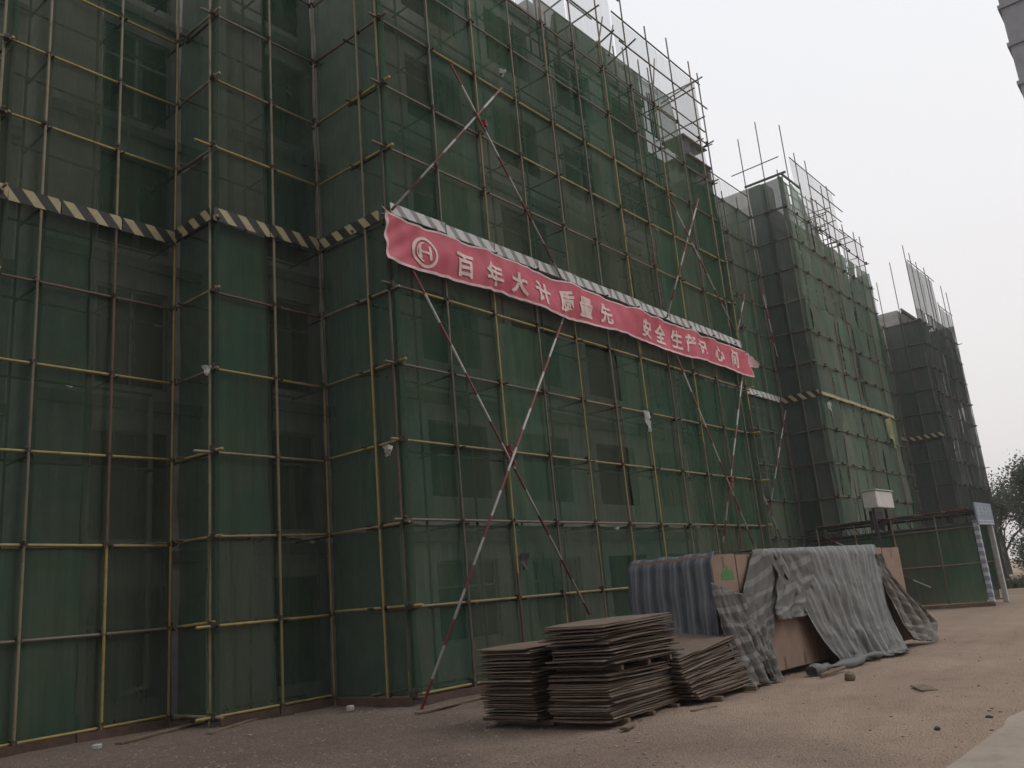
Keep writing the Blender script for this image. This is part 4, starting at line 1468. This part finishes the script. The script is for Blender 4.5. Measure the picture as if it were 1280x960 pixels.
slab_piece('plank', 'thin plank lying beside the brace foot at the banner section', (575, 880), (2.2, .1, .03), .1, MAT['timber'], 'plank')
slab_piece('brick', 'pale broken brick at the foot of a pole in the most recessed section', (121, 937), (.14, .1, .07), .7, MAT['rag_white'], 'brick')
slab_piece('plank', 'short board end sticking out beside the slipped plywood stack', (880, 888), (.45, .09, .03), -.2, MAT['timber'], 'plank')
slab_piece('plank', 'short board end before the front corner of the tall double stack', (785, 910), (.35, .1, .03), .3, MAT['timber'], 'plank')

# ------------------------------------------------------------------ covered entrance passage with portal
GX0, GX1, GY0, GY1 = 33.68, 35.85, 7.05, 12.6
gp = empty('entrance_passage', 'netted safety passage with a blue and white portal frame leading into the recessed bay', 'passage', (34.7, 9.5, 0))
def gpipe(name, a, b, r_=0.03, mat=None):
    bm = bmesh.new()
    add_tube(bm, a, b, r_, 8)
    return local(gp, bm_obj(name, bm, mat or MAT['pole_dark'], None, True))
for x in (GX0, GX1):
    for y in (8.4, 9.8, 11.2, 12.6):
        gpipe('post', (x - .03, y, 0), (x - .03, y + R.uniform(-.06, .06), 3.25), .024, MAT['pole_mid'])
    for z in (0.12, 1.45, 2.7):
        gpipe('side_rail', (x - .04, GY0, z), (x - .04, GY1 + .4, z + R.uniform(-.05, .05)), .024, MAT['pole_mid'])
    for z in (3.22, 2.82):
        gpipe('roof_beam', (x, GY0, z), (x, GY1 + .5, z), .04, MAT['dark_steel'])
    for i in range(12):
        y = GY0 + .25 + i * .47
        gpipe('truss_bar', (x, y, 2.82), (x, y + (.0 if i % 2 else .2), 3.22), .018, MAT['dark_steel'])
for i in range(8):
    y = GY0 + .1 + i * .75
    gpipe('roof_joist', (GX0 - .1, y, 3.27), (GX1 + .1, y, 3.27), .03, MAT['dark_steel'])
for i in range(6):
    me = box_mesh('roof_plank', (GX1 - GX0 + .2, .86, .03))
    o = local(gp, link('roof_plank', me, MAT['timber'])); o.location = ((GX0 + GX1) / 2, GY0 + .5 + i * .93, 3.32)
def frg(x):
    def f(u, off, z):
        return Vector((x + off * .5, GY0 + .15 + u, z))
    return f
for x in (GX0 + .03, GX1 + .03):
    for i in range(4):
        SEED[0] += 1
        local(gp, link('netting_panel', net_mesh('netting_panel', frg(x), i * 1.4, i * 1.4 + 1.42, 0.14, 2.8, SEED[0], off=.0, amp=3.0), MAT['net']))
for (a, b) in (((GX0 - .1, 11.9, 2.4), (GX0 - .12, 8.9, .75)), ((GX0 - .1, 12.4, 2.9), (GX0 - .12, 11.3, 2.3))):
    d = Vector(b) - Vector(a)
    bm = bmesh.new()
    bmesh.ops.create_cone(bm, cap_ends=True, segments=8, radius1=.026, radius2=.026, depth=d.length, matrix=Matrix.Translation((0, 0, d.length / 2)))
    o = local(gp, bm_obj('brace', bm, MAT['brace'], None, True))
    o.rotation_mode = 'QUATERNION'; o.rotation_quaternion = d.to_track_quat('Z', 'Y'); o.location = a
me = box_mesh('kerb_timber', (.1, GY1 - GY0 + .6, .12)); o = local(gp, link('kerb_timber', me, MAT['timber'])); o.location = (GX0 - .08, (GY0 + GY1) / 2 + .2, .05)
# portal
wrap = stripe_material('blue_white_wrapped_post', (0.22, 0.26, 0.34), (0.5, 0.51, 0.53), 0.28, 0.55, 'Z', 0.6, 0.4)
for x, m in ((GX0, wrap), (GX1, simple('pale_painted_post', (0.4, 0.4, 0.38), 0.6, 0.25, 4))):
    bm = bmesh.new()
    add_box(bm, (x, GY0, 1.45), (.17, .17, 2.9))
    bmesh.ops.bevel(bm, geom=bm.edges[:], offset=.015, segments=1, affect='EDGES')
    local(gp, bm_obj('portal_post', bm, m))
bm = bmesh.new()
add_box(bm, ((GX0 + GX1) / 2, GY0 - .1, 3.12), (GX1 - GX0 + .35, .06, .78))
bmesh.ops.bevel(bm, geom=bm.edges[:], offset=.01, segments=1, affect='EDGES')
hd = local(gp, bm_obj('header_sign', bm, MAT['sign_blue']))
bm = bmesh.new()
for i in range(4):
    x = GX0 + .2 + i * .56
    for (dx, dz, w_, h_) in ((0, .12, .3, .05), (0, 0, .34, .05), (0, -.12, .3, .05), (-.08, 0, .05, .3), (.09, 0, .05, .3)):
        add_box(bm, (x + dx, GY0 - .134, 3.22 + dz), (w_, .006, h_))
for z in (2.78, 2.88):
    add_box(bm, ((GX0 + GX1) / 2, GY0 - .134, z), (GX1 - GX0 + .1, .006, .04))
mk_ = bm_obj('sign_print', bm, MAT['sign_white']); mk_.parent = hd

# lattice frame beside the pile top, dark rails seen over the tarpaulins
# white box on a dark post
wb = empty('junction_box', 'white sheet metal box on a dark post before the second projecting section', 'box', (33.6, 10.2, 0))
bm = bmesh.new()
add_box(bm, (34.0, 10.25, 4.05), (2.0, .5, .62))
bmesh.ops.bevel(bm, geom=bm.edges[:], offset=.02, segments=2, affect='EDGES')
bx = local(wb, bm_obj('body', bm, MAT['box_white']))
bm = bmesh.new()
add_box(bm, (34.0, 10.25, 4.39), (2.1, .6, .03)); local(wb, bm_obj('lid', bm, MAT['box_white']))
for x in (33.25, 34.7):
    bm = bmesh.new()
    add_box(bm, (x, 10.25, 1.87), (.09, .09, 3.74)); local(wb, bm_obj('post', bm, MAT['dark_steel']))
bm = bmesh.new()
add_box(bm, (33.9, 10.4, 3.3), (1.2, .12, .7)); local(wb, bm_obj('back_panel', bm, MAT['dark_steel']))

# ------------------------------------------------------------------ grey building across the yard
ob = empty('rendered_building', 'grey rendered building with stepped floor bands, its corner against the sky', 'building', (18, -3, 0))
def plain_block(root, x0, x1, y0, y1, h, face_y):
    bm = bmesh.new()
    add_box(bm, ((x0 + x1) / 2, (y0 + y1) / 2, h / 2), (x1 - x0, y1 - y0, h))
    local(root, bm_obj('wall', bm, MAT['render_grey']))
    nf = int(h / 3)
    for k in range(1, nf + 1):
        bm = bmesh.new()
        add_box(bm, ((x0 + x1) / 2, (y0 + y1) / 2, 3.0 * k - .2), (x1 - x0 + .3, y1 - y0 + .3, .3))
        local(root, bm_obj('floor_band', bm, MAT['render_grey']))
    for k in range(nf):
        for i in range(int((x1 - x0 - 2) / 4) + 1):
            bm = bmesh.new()
            x = x0 + 2.5 + i * 4
            sg = 1 if face_y > (y0 + y1) / 2 else -1
            add_box(bm, (x, face_y + sg * .01, 3.0 * k + 1.5), (1.6, .05, 1.5))
            wv = local(root, bm_obj('window', bm, MAT['frame']))
            bm = bmesh.new()
            for sx in (-.38, .38):
                add_box(bm, (x + sx, face_y + sg * .04, 3.0 * k + 1.5), (.7, .012, 1.36))
            pv = bm_obj('pane', bm, MAT['glass']); pv.parent = wv
OX = 64.0
OY = on_x(1262, 60, OX).y - .05
ob.location = (OX + 8, OY - 6, 0)
plain_block(ob, OX, OX + 14, OY - 12, OY, 45, OY)
shade_block = empty('rendered_building', 'unseen long grey rendered block added to shade the left end of the scaffolding', 'building', (-10, -14, 0))
plain_block(shade_block, -38, 10, -19, -6, 33, -6)  # unseen block, added to darken the lower left of facade and yard

# ------------------------------------------------------------------ trees and grass beyond the far end
def tree(label, x, y, h, rad, seed):
    rr = random.Random(seed)
    root = empty('broadleaf_tree', label, 'tree', (x, y, 0), 'trees beyond the far end of the building')
    bm = bmesh.new()
    tips = []
    def limb(p, d, l, r_, lev):
        q = p + d * l
        bmesh.ops.create_cone(bm, cap_ends=False, segments=6, radius1=r_, radius2=r_ * .6, depth=l,
                              matrix=Matrix.Translation((p + q) / 2) @ d.to_track_quat('Z', 'Y').to_matrix().to_4x4())
        if lev >= 2:
            tips.append(q)
        if lev < 4:
            for _ in range(3 if lev else 5):
                nd = (d + Vector((rr.uniform(-.9, .9), rr.uniform(-.9, .9), rr.uniform(-.15, .6)))).normalized()
                limb(p + d * l * rr.uniform(.55, 1), nd, l * rr.uniform(.5, .8), r_ * .55, lev + 1)
    limb(Vector((0, 0, -.05)), Vector((0, 0, 1)), h * .33, h * .022, 0)
    bm_obj('trunk', bm, MAT['bark'], root)
    verts, faces = [], []
    zmax = max(t.z for t in tips); k = (h * .96) / zmax
    for t in tips:
        c = Vector((t.x * rad / (h * .42), t.y * rad / (h * .42), t.z * k))
        m = rr.randint(24, 40)
        for _ in range(m):
            g = rr.gauss
            p = c + Vector((g(0, .42), g(0, .42), g(0, .36)))
            s = rr.uniform(.07, .16)
            a = Vector((rr.uniform(-1, 1), rr.uniform(-1, 1), rr.uniform(-1, 1))).normalized()
            b = a.cross(Vector((rr.uniform(-1, 1), rr.uniform(-1, 1), rr.uniform(-1, 1)))).normalized()
            o = len(verts)
            verts += [p - a * s, p + b * s * .5, p + a * s, p - b * s * .5]
            faces.append((o, o + 1, o + 2, o + 3))
    me = bpy.data.meshes.new('crown')
    me.from_pydata(verts, [], faces)
    link('crown', me, MAT['leaf'], root)
tree('tall loose crowned tree standing just past the end of the scaffolding', 80, 12.6, 9.6, 3.6, 3)
tree('broad tree behind and beside the tall one past the scaffolding', 84, 8.5, 8.8, 4.2, 4)
tree('lower tree half hidden behind the end of the farthest scaffold', 88, 16.5, 8.6, 4.0, 9)
tree('dense low tree near the grass strip past the portal', 76, 8.6, 6.6, 3.4, 15)
tree('far tree closing the view beyond the grass strip', 98, 11, 9.5, 5.0, 22)

def shrub(label, x, y, h, rad, seed):
    rr = random.Random(seed)
    root = empty('shrub', label, 'shrub', (x, y, 0), 'bushes past the end of the yard')
    bm = bmesh.new()
    tips = []
    for _ in range(14):
        a = rr.uniform(0, 6.28)
        q = Vector((math.cos(a) * rad * rr.uniform(.2, .9), math.sin(a) * rad * rr.uniform(.2, .9), h * rr.uniform(.35, .95)))
        add_tube(bm, (0, 0, 0), q, .02, 5)
        tips += [q * f for f in (.5, .75, 1)]
    bm_obj('stem', bm, MAT['bark'], root)
    verts, faces = [], []
    for t in tips:
        for _ in range(70):
            p = t + Vector((rr.gauss(0, .4), rr.gauss(0, .4), rr.gauss(0, .35)))
            p.z = max(p.z, .05)
            s = rr.uniform(.06, .14)
            a = Vector((rr.uniform(-1, 1), rr.uniform(-1, 1), rr.uniform(-1, 1))).normalized()
            b = a.cross(Vector((rr.uniform(-1, 1), rr.uniform(-1, 1), rr.uniform(-1, 1)))).normalized()
            o = len(verts)
            verts += [p - a * s, p + b * s * .5, p + a * s, p - b * s * .5]
            faces.append((o, o + 1, o + 2, o + 3))
    me = bpy.data.meshes.new('foliage')
    me.from_pydata(verts, [], faces)
    link('foliage', me, MAT['leaf'], root)
shrub('rounded bush growing against the end of the farthest scaffold', 72, 11.5, 3.4, 1.8, 1)
shrub('spreading bush at the foot of the tall loose crowned tree', 75.5, 10.6, 3.8, 2.0, 2)
shrub('low bush beside the grass strip', 74, 9.0, 2.6, 1.6, 3)
shrub('tall bush behind the dense low tree', 80, 10.0, 4.4, 2.3, 4)
shrub('leafy bush hiding the trunk of the tall loose crowned tree', 78.5, 12.6, 4.6, 2.2, 6)
shrub('wide bush at the back of the grass strip', 77, 7.4, 3.0, 2.2, 7)
shrub('far bush under the tree that closes the view', 90, 10.2, 4.5, 3.0, 5)

def grass():
    rr = random.Random(9)
    verts, faces = [], []
    for _ in range(9000):
        x = rr.uniform(50, 74); y = rr.uniform(6.2, 10.5) if rr.random() < .8 else rr.uniform(4, 12)
        h = rr.uniform(.1, .4); a = rr.uniform(0, 6.28); s = rr.uniform(.02, .05)
        o = len(verts)
        lx, ly = rr.uniform(-.15, .15), rr.uniform(-.15, .15)
        verts += [(x - math.cos(a) * s, y - math.sin(a) * s, -.02), (x + math.cos(a) * s, y + math.sin(a) * s, -.02), (x + lx, y + ly, h)]
        faces.append((o, o + 1, o + 2))
    me = bpy.data.meshes.new('grass')
    me.from_pydata(verts, [], faces)
    o = link('grass', me, MAT['grass'])
    o['kind'] = 'stuff'
    tag(o, 'rough grass strip beyond the portal at the end of the dirt yard', 'grass')
grass()

# ------------------------------------------------------------------ haze
def haze():
    bm = bmesh.new()
    add_box(bm, (50, 0, 14.0), (1000, 900, 30.5))
    m = bpy.data.materials.new('hazy_air')
    m.use_nodes = True
    t = m.node_tree
    t.nodes.clear()
    out = t.nodes.new('ShaderNodeOutputMaterial')
    v = t.nodes.new('ShaderNodeVolumePrincipled')
    v.inputs['Color'].default_value = (0.9, 0.9, 0.9, 1)
    v.inputs['Density'].default_value = HAZE
    t.links.new(v.outputs[0], out.inputs['Volume'])
    o = bm_obj('haze', bm, m)
    o['kind'] = 'stuff'
    tag(o, 'thin pale haze hanging over the whole site', 'haze')
HAZE = 0.0010
haze()
